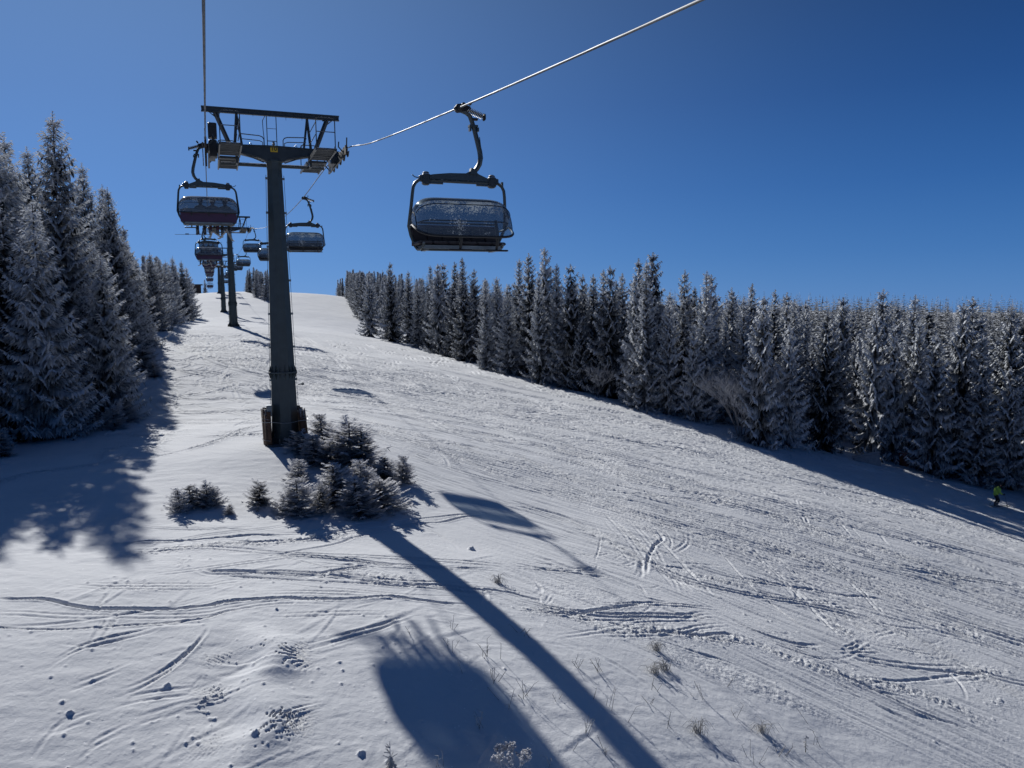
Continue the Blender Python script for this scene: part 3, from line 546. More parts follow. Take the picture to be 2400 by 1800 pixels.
for s,kw in enumerate([dict(rmax=2.5,whorl=.5),dict(rmax=2.2,droop=1.2,whorl=.5),dict(rmax=2.8,whorl=.55)]):
    MID.append(make_tree_meshes('spruce',200+s,'needles',13.,.16,maxtw=10,wd=.12,density=.8,tw=.5,**kw))
for s,kw in enumerate([dict(rmax=4.3,h_=18),dict(rmax=3.5,h_=13),dict(rmax=3.5,h_=16)]):
    h_=kw.pop('h_');LEFT.append((make_tree_meshes('spruce',300+s,'needles_left',float(h_),.22,whorl=.50,maxtw=30,tw=.62,wd=.065,top_bare=1.4,density=1.1,droop=.9,prof_pow=1.0,**kw),h_))
for s,kw in enumerate([dict(rmax=.72,density=1.0),dict(rmax=.85,density=1.1),dict(rmax=.62,density=.85)]):
    YOUNG.append(make_tree_meshes('young',400+s,'young_needles',1.6,.035,whorl=.11,bare=.03,tw=.24,wd=.020,top_bare=.42,droop=.3,prof_pow=.7,maxtw=20,tsp=.036,lref=.5,lead=.75,**kw))
def put_tree(kind,protos,ph,x,y,h,label,group,cat='spruce tree',sink=.25,wide=1.0,zf=None,painted_shade=False):
    cm,tm=random.choice(protos) if isinstance(protos,list) else protos
    t=empty(kind,(x,y,(gz(x,y) if zf is None else zf)-sink),random.uniform(0,6.28))
    s=(h+sink)/ph;w=s*wide*random.uniform(.92,1.1) if h>5 else s*wide
    c=link('crown',cm,t);k=link('trunk',tm,t)
    for o in (c,k): o.scale=(w,w,s)
    t.rotation_euler=(random.gauss(0,.012),random.gauss(0,.012),t.rotation_euler[2])
    if painted_shade: c.material_slots[0].link='OBJECT';c.material_slots[0].material=M['needles_painted_shade']  # deeper trees swap to the needles with shade in their colour
    tag(t,label,cat,group);return t
def pts(k): return [tuple(map(float,q.split(','))) for q in TT[k].split()]
ORD=['first','second','third','fourth','fifth','sixth','seventh','eighth','ninth','tenth','eleventh','twelfth','thirteenth','fourteenth','fifteenth','sixteenth','seventeenth','eighteenth','nineteenth','twentieth','twenty-first','twenty-second','twenty-third','twenty-fourth','twenty-fifth','twenty-sixth','twenty-seventh','twenty-eighth','twenty-ninth','thirtieth','thirty-first','thirty-second','thirty-third','thirty-fourth','thirty-fifth','thirty-sixth','thirty-seventh','thirty-eighth','thirty-ninth','fortieth','forty-first','forty-second','forty-third','forty-fourth']
for i,(x,y,h) in enumerate(pts('F')):
    put_tree('spruce_tree',[NEAR[2 if i%2 else 4]] if i>13 else NEAR,14.,x,y,h,'frosted front row spruce on the right piste edge, %s from the uphill end'%ORD[i],'front row spruces along the right piste edge')
for i,(x,y,h) in enumerate(pts('S')):
    put_tree('spruce_tree',NEAR,14.,x,y,h,'tall frosted spruce behind the right front row, %s treetop from the left there'%ORD[i],'spruces forming the treeline behind the front row')
for i,(x,y,h) in enumerate(pts('L')):
    p=LEFT[0] if h>15.5 else (LEFT[1] if h<13.5 else LEFT[2])
    if h>19.5: lab='tallest dark spruce left of the lift, its bare leader rising above all the others'
    else: lab='dark frosted spruce in the stand left of the lift, %s from the left'%ORD[i]
    put_tree('spruce_tree',[p[0]],float(p[1]),x,y,h,lab,'spruces in the stand left of the lift')
put_tree('spruce_tree',[LEFT[1][0]],13.,-6.3,54.,10.5,'lower broad spruce at the right foot of the left stand, boughs reaching the sunlit snow','spruces in the stand left of the lift')
put_tree('spruce_tree',[LEFT[1][0]],13.,-8.2,50.5,7.5,'shortest broad spruce in front of the left stand, boughs resting on the snow','spruces in the stand left of the lift')
for x,y,h in [(-12.6,53.5,16.5),(-15.2,52,15),(-17,58,16),(-14.2,46.5,13),(-19,50,16),(-12.6,42,9)]:
    put_tree('spruce_tree',[LEFT[2][0]],16.,x,y,h,'dark spruce at or beyond the left border of the photo, shading the snow there','spruces at the left border')
for x,y,h in pts('A'):
    put_tree('spruce_tree',MID if x>75 else NEAR,14. if x<=75 else 13.,x,y,h,'frosted spruce deeper inside the forest right of the piste, partly hidden by the edge trees','spruces deeper in the right-hand forest',painted_shade=True)
for x,y,h in pts('B'):
    put_tree('spruce_tree',MID,13.,x,y,h,'small distant frosted spruce at the upper left end of the right-hand forest, near the crest','distant spruces at the upper end of the right-hand forest')
for x,y,h in pts('C'):
    put_tree('spruce_tree',MID,13.,x,y,h,'distant spruce in the small clump on the crest, just left of the nearest lift tower','spruces in the clump on the crest')
for x,y,h in pts('D'):
    put_tree('spruce_tree',MID,13.,x,y,h,'dark spruce in the receding row on the left side of the lift line','spruces receding along the left of the lift line')
for x,y,h in pts('E'):
    put_tree('spruce_tree',MID,13.,x,y,h,'tiny far spruce beyond the crest where the lift line ends','far spruces beyond the crest')
# far wooded plateau: one mass
def far_forest():
    r=np.random.default_rng(9);protos=[]
    for s in range(3):
        P=[];D=[];L=[];W=[];N=[];S=[];A0=[];A1=[]
        z=.06
        while z<.97:
            nb=7;rr=.15*(1-z)**.8+.012
            for b in range(nb):
                az=r.uniform(0,6.28);ln=rr*r.uniform(.7,1.15);d=np.array([math.cos(az),math.sin(az),-.55+.9*z]);d/=np.linalg.norm(d)
                P.append([0,0,z]);D.append(d);L.append(ln);W.append(.026*(1-z)+.009);N.append([0,0,1]+r.uniform(-.5,.5,3));S.append(ln*.3);f=.30+r.uniform(-.14,.14);A0.append(f-.15);A1.append(f+.28)
            z+=.042
        P.append([0,0,.93]);D.append([0,0,1.]);L.append(.07);W.append(.004);N.append([1,0,0]);S.append(0);A0.append(.4);A1.append(.6)
        protos.append(ribbons(*[np.array(q,float) for q in (P,D,L,W,N,S,A0,A1)]))
    X=[];
    def scatter(n,R0,R1,a0,a1,p=1.0):
        R=R0+(R1-R0)*r.random(n)**p;a=np.radians(r.uniform(a0,a1,n));return R*np.sin(a),R*np.cos(a)
    xs,ys=[],[]
    for n,R0,R1,a0,a1,p in [(1500,118,260,24,64,1),(1700,240,430,20,64,1),(350,430,560,12,64,1),(500,330,480,5.5,20,1),(350,80,350,-30,-7,1),(200,380,560,-12,1,1)]:
        x,y=scatter(n,R0,R1,a0,a1,p);xs.append(x);ys.append(y)
    z=np.array([q[:3] for q in pts('Z')]);xs.append(z[:,0]);ys.append(z[:,1])
    x=np.concatenate(xs);y=np.concatenate(ys)
    eX=np.interp(y,[0,20,40,61.6,75,99,169,267,300,360,500,1200],[130,110,100,85,70,62,60,66,60,60,80,100])
    okR=(x>eX);okL=(x<np.interp(y,[0,60,300,380,600],[-26,-22,-24,-40,2]))
    isZ=np.zeros(len(x),bool);isZ[-len(z):]=True
    ok=okR|okL|isZ;x=x[ok];y=y[ok];g=coarse(x,y)
    Vs,Fs,As=[],[],[];b=0
    for i in range(len(x)):
        V,F,A=protos[i%3];h=r.uniform(8.5,14) if r.random()<.85 else r.uniform(13,16.5);c,s=math.cos(i),math.sin(i);w=h*r.uniform(.8,1.1)
        Q=np.stack([(V[:,0]*c-V[:,1]*s)*w+x[i],(V[:,0]*s+V[:,1]*c)*w+y[i],V[:,2]*h+g[i]-.3],1)
        Vs.append(Q);Fs.append(F+b);As.append(A-.10+r.uniform(-.14,.10));b+=len(V)
    me=mesh_np('far_forest',np.vstack(Vs),np.vstack(Fs),'needles',np.concatenate(As))
    o=link('far_forest',me);tag(o,'wide mass of frosted spruce forest reaching back to the horizon on the right','forest',kind='stuff')
far_forest()
# young spruces half buried round the tower foot and under the left stand
YL=['young frosted spruce right behind the foot of the nearest tower','tall leader young spruce in the middle of the clump beside the tower','dark young spruce on the right flank of the dense clump by the tower','young spruce touching the lower right side of the tower base','small young spruce close in front of the tower base','low young spruce left of the gap below the tower','young spruce with star-shaped tips in the centre of the dense clump','pale young spruce at the left edge of the dense clump','bushy young spruce at the front left of the dense clump','lowest young spruce at the front tip of the dense clump','young spruce at the front right corner of the dense clump','narrow young spruce on the right rim of the clump','lone young spruce standing apart to the right of the clump','small lone young spruce left of the front pair below the tower','left tree of the front pair of young spruces below the tower','taller right tree of the front pair of young spruces below the tower','thin leaning young spruce right of the front pair','leftmost of the four low young spruces in the row left below the tower','second of the four low young spruces in the row left below the tower','third of the four low young spruces in the row left below the tower','rightmost of the four low young spruces in the row left below the tower','tiny frosted spruce tip poking from the snow beside the row of four',
'snowy young spruce leftmost under the big left stand','snowy young spruce second under the big left stand','snowy young spruce under the right edge of the big left stand','snowy young spruce where the left stand meets the sunlit piste','young spruce at the far left margin of the photo on shaded snow','snow-bent young spruce hidden between the feet of the left stand','young spruce at the foot of the left row, farther up the piste','smaller young spruce beside the left row, farther up the piste','taller young spruce at the left margin under the big stand','young spruce at the left margin, lower on the shaded snow']
for i,(x,y,h) in enumerate(FIRS):
    wide=[1.15,1.25,1.2,1.3,1.3,1.3,1.1,1.2,1.2,1.1,1.35,1.1,.85,1.2,1.35,1.15,.8,1.6,1.2,1.3,1.5,1.2][i] if i<22 else 1.25
    if i in (17,18,19,20): wide=1.15
    t=put_tree('young_spruce',[YOUNG[i%3]],1.6,x,y,h*.92,YL[i],'young spruces round the tower foot' if i<22 else 'young spruces under the left stand','young spruce',sink=.28 if i%3 else .16,wide=wide*1.12)
    t.rotation_euler=(random.gauss(0,.09),random.gauss(0,.09),t.rotation_euler[2]);t.scale=(random.uniform(.85,1.25),random.uniform(.85,1.2),1)
    if i==16: t.rotation_euler=(0,.22,.5)
# leafless frosted shrubs at the forest edge
def bare_tree(name,x,y,h,label,seed,n0=7):
    r=random.Random(seed);mb=MB();tw=MB()
    def grow(p,d,l,rad_,lev):
        q=p+d*l;m=(p+q)/2+Vector((r.uniform(-1,1),r.uniform(-1,1),0))*l*.05
        (mb if lev<2 else tw).tube([p,m,q],0,5 if lev<2 else 3,cap=False,rr=[rad_,rad_*.85,rad_*.65],at=[.2+.12*lev]*3)
        if lev>=5: return
        for k in range(3 if lev<4 else 4):
            nd_=(d+Vector((r.uniform(-1,1),r.uniform(-1,1),r.uniform(-.35,.75)))*.55).normalized()
            grow(p+(q-p)*r.uniform(.55,1),nd_,l*r.uniform(.62,.85),max(.009,rad_*.6),lev+1)
    for k in range(n0):
        a=2*PI*k/n0+r.uniform(-.4,.4);d=Vector((math.cos(a)*.38,math.sin(a)*.38,1)).normalized()
        grow(Vector((math.cos(a)*.15,math.sin(a)*.15,-.2)),d,h*.27*r.uniform(.8,1.1),.045*h/8,0)
    t=empty(name,(x,y,gz(x,y)));mb.build('trunk','frost_twig',t);tw.build('crown','frost_twig',t)
    tag(t,label,'bare tree','leafless trees at the forest edge');return t
bare_tree('bare_tree',41.6,53.8,9.0,'large leafless rime-covered bush tree among the spruces at the right forest edge',3,9)
bare_tree('bare_tree',36.0,69.2,5.0,'small leafless frosted tree between two front row spruces mid-way along the right edge',8,3)
# ---------------------------------------------------------------- lift
XL,XM,XR=.10,3.03,5.95
_RP=np.array([(-40,-2.5),(-20,.6),(0,3.0),(8.7,3.83),(19,4.93),(30,6.25),(35.4,7.08),(40.6,7.36),(54,7.25),(68,7.6),(82,8.35),(105,10.3),(120.5,11.9),(125.5,12.1),(150,11.5),(180,12.1),(209.5,13.95),(214.5,14.1),(245,13.7),(277.5,14.75),(282.5,14.8),(320,14.0),(360,12.2),(420,10.0)])
def zr(y): # monotone-ish cubic through the rope points
    X,Y=_RP[:,0],_RP[:,1];i=int(np.clip(np.searchsorted(X,y)-1,0,len(X)-2))
    def sl(k):
        if k<=0: return (Y[1]-Y[0])/(X[1]-X[0])
        if k>=len(X)-1: return (Y[-1]-Y[-2])/(X[-1]-X[-2])
        return (Y[k+1]-Y[k-1])/(X[k+1]-X[k-1])
    h=X[i+1]-X[i];t=(y-X[i])/h
    return (2*t**3-3*t*t+1)*Y[i]+(t**3-2*t*t+t)*h*sl(i)+(-2*t**3+3*t*t)*Y[i+1]+(t**3-t*t)*h*sl(i+1)
for nm,x,lab in (('haul_rope',XL,'steel haul rope carrying the occupied uphill chairs, running straight up out of the photo'),('haul_rope',XR,'steel haul rope carrying the empty downhill chairs, slanting to the upper right')):
    ys=list(np.arange(-30,60,.5))+list(np.arange(60,415,2.5));mb=MB()
    mb.tube([(x,y,zr(y)) for y in ys],.023,8)
    tag(mb.build(nm,'rope'),lab,'lift rope','haul ropes of the chairlift')

def tower_head(root,h,first):
    """everything on top of the pole; root-local z of rope = h"""
    O=(0,0,h)
    def B(mb,name,mat,par=root): o=mb.build(name,mat,par);o.location=O if par is root else (0,0,0);return o
    m=MB()  # cross arm: deep in the middle, tapering to the sheaves
    top=[(-2.95,.10),(-1.5,.16),(0,.20),(1.5,.16),(2.95,.10)];bot=[(2.95,-.18),(1.5,-.22),(.55,-.42),(.35,-.52),(-.35,-.52),(-.55,-.42),(-1.5,-.22),(-2.95,-.18)]
    m.prism(top+bot,-.24,.24)
    m.prism([(-2.6,.10),(2.6,.10),(2.6,.14),(-2.6,.14)],-.30,-.245);m.prism([(-2.6,-.16),(-1.4,-.20),(-.6,-.38),(-.6,-.34),(-1.4,-.16),(-2.6,-.12)],-.30,-.245);m.prism([(2.6,-.16),(1.4,-.20),(.6,-.38),(.6,-.34),(1.4,-.16),(2.6,-.12)],-.30,-.245)
    for s in (-1,1):
        m.tube([(s*.95,0,.18),(s*.95,0,.26),(s*1.0,0,.30),(s*1.05,0,.26),(s*1.05,0,.18)],.015,5)
    ca=B(m,'cross_arm','arm_paint')
    m=MB();m.tube([(-2.3,.35,-.62),(2.3,.35,-.62)],.085,8)
    for s in (-1,1): m.tube([(s*.45,-.1,-.55),(s*1.5,-.12,-.16)],.035,6);m.box((s*1.62,.05,-.38),(.10,.7,.62))
    B(m,'lower_brace','arm_paint')
    m=MB();m.box((0,0,1.75),(6.06,.15,.06));m.box((0,0,1.56),(6.06,.15,.04));m.box((0,0,1.65),(6.04,.05,.15))
    for x in (-2.98,-2,-1,0,1,2,2.98): m.box((x,0,1.65),(.05,.13,.14))
    for q in range(9): m.cyl((-3.0+q*.72,-.06,1.54),(-3.0+q*.72,-.06,1.54-.05-.04*(q*7%4)),.012,4,.003)
    B(m,'gantry_beam','arm_paint')
    for s in (-1,1):
        m=MB();m.tube([(s*2.45,0,1.53),(s*1.9,-.02,.16)],.10,4);m.tube([(s*2.25,0,1.53),(s*2.7,0,1.53),(s*2.36,0,1.3)],.05,4)
        B(m,'diagonal_strut','arm_paint')
        m=MB();m.tube([(s*1.55,0,1.53),(s*1.68,-.03,.1)],.062,4);m.tube([(s*1.55,0,1.53),(s*1.36,.0,.12)],.05,4)
        B(m,'upright_strut','arm_paint')
        # catwalk: slats across, running along the rope
        m=MB();w0,w1=s*1.52,s*2.38
        for y0,y1 in ((-3.1,-.35),(.35,3.1)):
            n=7
            for k in range(n):
                y=y0+(y1-y0)*(k+.5)/n;m.tube([(w0,y,-.36),(w1,y,-.36)],.062,8)
            for x in (w0,w1): m.box((x,(y0+y1)/2,-.40),(.06,y1-y0,.12))
        m.box(((w0+w1)/2,0,-.42),(abs(w1-w0),.25,.1))
        cw=B(m,'catwalk','catwalk_steel')
        m=MB()
        for y in (-3.05,3.05):
            a,b=s*1.55,s*2.35;zt=.95
            m.tube([(a,y,-.35),(a,y,zt-.12),(a+s*.04,y,zt-.03),(a+s*.14,y,zt),(b-s*.14,y,zt),(b-s*.04,y,zt-.03),(b,y,zt-.12),(b,y,-.35)],.024,6)
            m.tube([(a,y,.35),(b,y,.35)],.02,6)
        for x in (s*1.55,):
            for y0,y1 in ((-3.05,-.5),(.5,3.05)):
                m.tube([(x,y0,.75),(x,y1,.75)],.02,6);m.tube([(x,y0,.25),(x,y1,.25)],.02,6)
        B(m,'handrail','arm_paint')
        m=MB();a,b=s*.42,s*1.45
        m.tube([(a,-.2,.18),(a,-.2,.45),(a+s*.06,-.2,.55),(a+s*.2,-.2,.60),(b,-.2,.64)],.024,6);m.tube([(a+s*.06,-.2,.2),(a+s*.06,-.2,.32),(a+s*.2,-.2,.38),(b,-.2,.42)],.02,6)
        B(m,'arm_rail','arm_paint')
        # sheave train
        m=MB()
        for k in range(10):
            y=-2.35+k*.522;m.cyl((s*2.92-.045,y,-.235),(s*2.92+.045,y,-.235),.215,16);m.cyl((s*2.92-.02,y,-.235),(s*2.92+.02,y,-.235),.225,16)
        # wheels are one rolling set
        B(m,'sheave_wheels','black_rubber')
        m=MB()
        for k in range(5):
            y=-2.35+k*1.044+.26;m.prism([(y-.34,-.27),(y+.34,-.27),(y+.12,-.47),(y-.12,-.47)],s*2.80-.02,s*2.80+.02,'x');m.prism([(y-.34,-.27),(y+.34,-.27),(y+.12,-.47),(y-.12,-.47)],s*3.04-.02,s*3.04+.02,'x')
        m.box((s*2.80,0,-.50),(.08,4.4,.14));m.box((s*2.68,0,-.36),(.3,1.0,.34));m.box((s*2.62,0,-.1),(.5,.22,.3))
        for y in (-2.3,-1.2,1.2,2.3): m.tube([(s*2.78,y,-.3),(s*2.60,y,-.1),(s*2.62,y,.12)],.03,5)
        for y in (-2.55,2.55): m.tube([(s*2.92,y,-.1),(s*2.92,y+.12*(1 if y>0 else -1),.25)],.03,5)
        B(m,'sheave_frame','arm_paint')
    m=MB();m.box((-2.62,-1.4,.42),(.36,.5,.62),bev=.03);m.box((-2.62,-1.66,.62),(.30,.03,.14));m.box((-2.62,-1.15,-.30),(.34,.6,.7),bev=.03);m.box((-2.60,-1.25,.08),(.12,.14,.12))
    B(m,'control_box','black')
    m=MB();m.tube([(-.26,-.05,.2),(-.26,-.05,1.52)],.02,5);m.tube([(.16,-.05,.2),(.16,-.05,1.52)],.02,5);m.tube([(-.26,-.05,.42),(.16,-.05,.42)],.02,5);m.tube([(-.26,-.05,.98),(.16,-.05,.98)],.012,4)
    B(m,'ladder','arm_paint')
    m=MB();m.tube([(-.33,-.1,1.5),(-.38,-.1,1.42),(-.44,-.1,1.3),(-.43,-.1,.9),(-.40,-.1,.5),(-.4,-.1,.2)],.016,5);B(m,'hanging_cable','black_rubber')
    m=MB();m.box((0,-.262,.03),(.32,.02,.27),bev=.008);pl=B(m,'number_sign','yellow')
    if first:
        cu=bpy.data.curves.new('digits','FONT');cu.body='10';cu.align_x='CENTER';cu.align_y='CENTER';cu.size=.26;cu.extrude=.004;cu.offset=.004
        ob=bpy.data.objects.new('tmp',cu);C.objects.link(ob);dg=bpy.context.evaluated_depsgraph_get();me=bpy.data.meshes.new_from_object(ob.evaluated_get(dg));bpy.data.objects.remove(ob)
        me.materials.clear();me.materials.append(M['black']);t=link('digits',me,pl);t.location=(0,-.279,.03);t.rotation_euler=(PI/2,0,0)
    m=MB();m.box((0,-.2,.26),(.14,.12,.1),bev=.03);m.cyl((0,-.2,.3),(0,-.2,.36),.05,8);B(m,'beacon','galvanised')
def pole(root,h,rb=.66,rt=.34,gap=.62):
    Ht=h-gap;m=MB()
    def ring(z,r): return [(r*math.cos(PI/8+k*PI/4),r*math.sin(PI/8+k*PI/4),z) for k in range(8)]
    rf=lambda z: rb+(rt-rb)*(z/Ht)
    prof=[(-1.2,rb+.02),(.05,rb),(3.45,rf(3.45)),(3.46,rf(3.45)+.11),(3.53,rf(3.5)+.11),(3.54,rf(3.5)),(Ht-.35,rf(Ht-.35)),(Ht-.02,rt+.03),(Ht,rt+.06),(Ht+.06,rt+.06)]
    V=[];F=[]
    for z,r in prof: V+=ring(z,r)
    for i in range(len(prof)-1):
        for k in range(8): F.append((i*8+k,i*8+(k+1)%8,i*8+8+(k+1)%8,i*8+8+k))
    F.append(tuple(range((len(prof)-1)*8,len(prof)*8)));m.add(V,F)
    for k in range(16):
        a=PI/8+k*PI/8+.1;c,s=math.cos(a),math.sin(a)
        for z0,z1 in ((3.1,3.46),(3.53,3.86)):
            r0=rf(3.5)*.93;m.add([(c*r0-s*.012,s*r0+c*.012,z0),(c*r0+s*.012,s*r0-c*.012,z0),(c*(r0+.13),s*(r0+.13),3.46 if z0<3.4 else 3.53),(c*r0+s*.012,s*r0-c*.012,z1),(c*r0-s*.012,s*r0+c*.012,z1)],[(0,1,2),(1,3,2),(3,4,2),(4,0,2)])
    # weld seams
    for z in (Ht*.33,Ht*.58,Ht*.8):
        m.add(ring(z,rf(z)+.006)+ring(z+.025,rf(z)+.006),[(k,(k+1)%8,8+(k+1)%8,8+k) for k in range(8)])
    p=m.build('pole','tower_paint',root)
    m=MB()
    for sx in (-1,1):
        for z in np.arange(1.6,Ht-.6,1.55):
            r=rf(z);m.box((sx*(r*.92+.04),-.12,z),(.12,.06,.10))
        m.tube([(sx*(rf(1.2)*.92+.07),-.12,1.2),(sx*(rf(Ht-.6)*.92+.07),-.12,Ht-.6)],.010,4)
    m.build('cable_rail','galvanised',root)
    m=MB();m.box((0,0,.10),(1.75,1.75,.10));
    for k in range(12):
        a=2*PI*k/12+.13;c,s=math.cos(a),math.sin(a);m.cyl((c*.80,s*.80,.05),(c*.80,s*.80,.42),.035,6);m.box((c*.80,s*.80,.2),(.1,.1,.06))
        m.add([(c*.6-s*.012,s*.6+c*.012,.15),(c*.86-s*.012,s*.86+c*.012,.15),(c*.6-s*.012,s*.6+c*.012,.75),(c*.6+s*.012,s*.6-c*.012,.15),(c*.86+s*.012,s*.86-c*.012,.15),(c*.6+s*.012,s*.6-c*.012,.75)],[(0,1,2),(5,4,3),(0,2,5,3),(1,4,5,2)])
    m.build('base_flange','tower_paint',root)
    m=MB();m.box((0,0,-.55),(2.1,2.0,1.2),bev=.06);m.build('foundation','concrete',root)
TW=[(38.0,-6.62,'nearest and largest dark grey lift tower, carrying the yellow 10 plate','tower'),(123.0,None,'second lift tower up the slope, its T-shaped head just right of the near occupied chair',''),(212.0,None,'third lift tower up the line, slim, just left of the second tower',''),(280.0,None,'fourth and farthest visible lift tower standing near the crest','')]
for i,(y,zb,lab,_) in enumerate(TW):
    zg=gz(XM,y-.8) if i==0 else gz(XM,y)
    zb=zg-.05;h=zr(y)-zb
    t=empty('lift_tower',(XM,y,zb));tag(t,lab,'lift tower','towers of the chairlift')
    sc=1.0
    tower_head(t,h,i==0);pole(t,h,gap=.52)
    if i==0: T1=t;Z1=zb
# padding boards, box and wire round the first tower's foot
def pad(xs,name,lab,lean):
    m=MB();r=random.Random(5 if xs<0 else 6)
    for k in range(7):
        a=(PI if xs<0 else 0)+(-.72+.24*k)*(1 if xs<0 else -1)
        rr=1.0;x=rr*math.cos(a);y=rr*math.sin(a);w=.20;hh=2.0+r.uniform(-.12,.10);rot=Matrix.Rotation(a,3,'Z')@Matrix.Rotation(lean+r.uniform(-.02,.02),3,'Y')
        m.box((x,y,hh/2-.25),(.05,.235,hh),rot,bev=.006)
    for z in (.35,1.35):
        m.tube([(1.05*math.cos(b)*(1+z*abs(lean)*.0),1.05*math.sin(b),z) for b in np.linspace(PI-.8,PI+.8,9)] if xs<0 else [(1.05*math.cos(b),1.05*math.sin(b),z) for b in np.linspace(-.8,.8,9)],.018,5)
    o=m.build('protective_boards','wood',None,(XM,38.0,Z1));tag(o,lab,'board padding','board padding round the tower foot')
pad(-1,'l','rusty brown upright protective boards against the left side of the nearest tower foot',.03)
pad(1,'r','dark upright protective boards flaring out at the right side of the nearest tower foot',-.09)
m=MB();m.box((-.72,-.45,1.75),(.24,.30,.52),bev=.02);m.box((-.72,-.61,1.75),(.2,.01,.44));m.build('junction_box','galvanised',T1)
m=MB();m.tube([(1.06*math.cos(b),1.06*math.sin(b)-.02,1.22+.03*math.sin(b*5)) for b in np.linspace(PI,2*PI,19)],.014,5);m.build('tie_wire','galvanised',T1)
m=MB();m.cyl((.66,-.2,2.9),(.86,-.25,2.92),.03,6);m.cyl((.86,-.29,2.92),(.86,-.20,2.94),.07,10,.04);m.build('lamp','galvanised',T1)

# ---------------------------------------------------------------- chairs (x across, y = direction of travel, z up, origin on the rope)
def bubble_mesh():
    Cc=np.array([.12,-3.02]);prof=np.array([(-.60,-3.12),(-.60,-2.90),(-.54,-2.66),(-.40,-2.46),(-.20,-2.345),(.06,-2.30),(.32,-2.36),(.55,-2.53),(.72,-2.78),(.83,-3.06),(.88,-3.36)])
    t=np.linspace(0,len(prof)-1,29);i=np.minimum(t.astype(int),len(prof)-2);f=(t-i)[:,None]
    P=smooth_poly([tuple(p) for p in prof],.02);P=P[np.linspace(0,len(P)-1,33).astype(int)]
    U=np.linspace(-1,1,49);V=[];A=[]
    for u in U:
        xn=math.sin(u*PI/2);s=max(1-abs(xn)**7,0)**.40;s=max(s,.03);x=1.26*xn
        for k,p in enumerate(P):
            q=Cc+(p-Cc)*s;V.append((x,q[0],q[1]))
            e=.1
            if 6<k<17: e=.45+.3*math.sin((k-6)/11*PI)      # snow resting on the crown
            if abs(u)>.8: e=max(e,.35)
            if k>24 or k<7: e=max(e,.30)
            A.append(e)
    n=len(P);F=[(i*n+j,i*n+n+j,i*n+n+j+1,i*n+j+1) for i in range(len(U)-1) for j in range(n-1)]
    return V,F,A,n,len(U)
BV,BF,BA,Bn,Bu=bubble_mesh()
def make_chair():
    root=empty('chairlift_chair',(0,0,0))
    m=MB();pp=[(-.06,0,-.05),(-.20,0,-.09),(-.30,0,-.16),(-.36,0,-.32),(-.42,0,-.52),(-.49,0,-.80),(-.55,0,-1.05),(-.57,0,-1.22),(-.54,0,-1.38),(-.47,0,-1.50),(-.36,0,-1.62)]
    m.tube(pp,0,8,rr=[.05,.055,.06,.06,.062,.065,.068,.068,.066,.064,.06]);m.tube([(-.53,.06,-.7),(-.57,.07,-1.1),(-.52,.07,-1.42)],.012,4)
    m.box((-.38,0,-.42),(.22,.16,.05));m.box((-.30,.0,-.50),(.05,.1,.1));m.box((-.50,.0,-.50),(.05,.1,.1))
    m.build('hanger_arm','chair_paint',root)
    m=MB();m.box((-.02,0,-.01),(.14,.34,.13),bev=.03);m.box((-.16,0,.05),(.22,.16,.07),bev=.02)
    m.prism([(-.32,-.04),(.02,-.10),(.10,.02),(.04,.10),(-.10,.12),(-.30,.06)],-.07,.07)
    m.cyl((-.18,0,.02),(-.66,.0,-.16),.035,8);m.box((-.68,0,-.17),(.05,.17,.16),bev=.02);m.cyl((-.10,-.16,.08),(-.10,.16,.08),.05,10);m.cyl((-.34,-.1,.16),(-.30,.1,.14),.035,8);m.box((-.42,0,-.24),(.16,.1,.05))
    g=m.build('grip','black_rubber',root)
    m=MB();a=Vector((-.24,0,-.01));b=Vector((-.64,0,-.15));d=b-a;l=d.length;d.normalize();w=d.cross(Vector((0,1,0)))
    for off in (-.06,.06):
        m.tube([a+d*(l*k/90)+Vector((0,off,0))+(w*math.cos(k*PI/4.5)+Vector((0,1,0))*math.sin(k*PI/4.5))*.055 for k in range(91)],.011,4)
    m.build('spring','bright_metal',g)
    m=MB();m.prism([(.90,-1.76),(.68,-1.71),(.27,-1.66),(-.16,-1.645),(-.28,-1.58),(-.44,-1.60),(-.50,-1.65),(-.76,-1.76),(-.90,-1.78),(-.90,-1.83),(.90,-1.83)],-.05,.05)
    m.tube([(-1.0,0,-1.86),(1.0,0,-1.86)],.05,8);m.box((.08,-.055,-1.72),(.3,.012,.09));m.box((.6,0,-1.92),(.34,.07,.06));m.box((-.6,0,-1.92),(.3,.07,.06))
    m.prism([(-.30,-1.50),(-.44,-1.54),(-.46,-1.68),(-.26,-1.66)],-.08,.08)
    m.build('cross_bar','chair_paint',root)
    for s in (-1,1):
        m=MB();m.box((s*.86,0,-1.84),(.19,.20,.30),bev=.035);m.box((s*.86,0,-1.68),(.15,.15,.07),bev=.03);m.box((s*.98,0,-1.82),(.10,.13,.16),bev=.02);m.build('clamp','arm_paint',root)
    m=MB()
    for s in (-1,1):
        m.tube([(s*.9,0,-1.86),(s*1.04,0,-1.87),(s*1.13,0,-1.94),(s*1.185,0,-2.05),(s*1.205,-.01,-2.2),(s*1.23,-.05,-2.5),(s*1.26,-.14,-2.85),(s*1.27,-.2,-3.02),(s*1.20,-.28,-3.25),(s*1.08,-.34,-3.52),(s*1.02,-.34,-3.60)],.042,8)
        m.tube([(s*1.02,-.36,-3.60),(s*1.03,-.1,-3.62),(s*1.03,.25,-3.56),(s*1.03,.32,-3.48)],.035,6);m.box((s*1.25,-.1,-2.98),(.06,.14,.22),bev=.02)
        if s<0: m.box((s*1.14,.0,-1.9),(.05,.06,.16))
        else: m.tube([(s*1.02,0,-1.82),(s*1.15,0,-1.79),(s*1.2,0,-1.74)],.014,4)
    m.tube([(-1.03,-.36,-3.60),(1.03,-.36,-3.60)],.04,8)
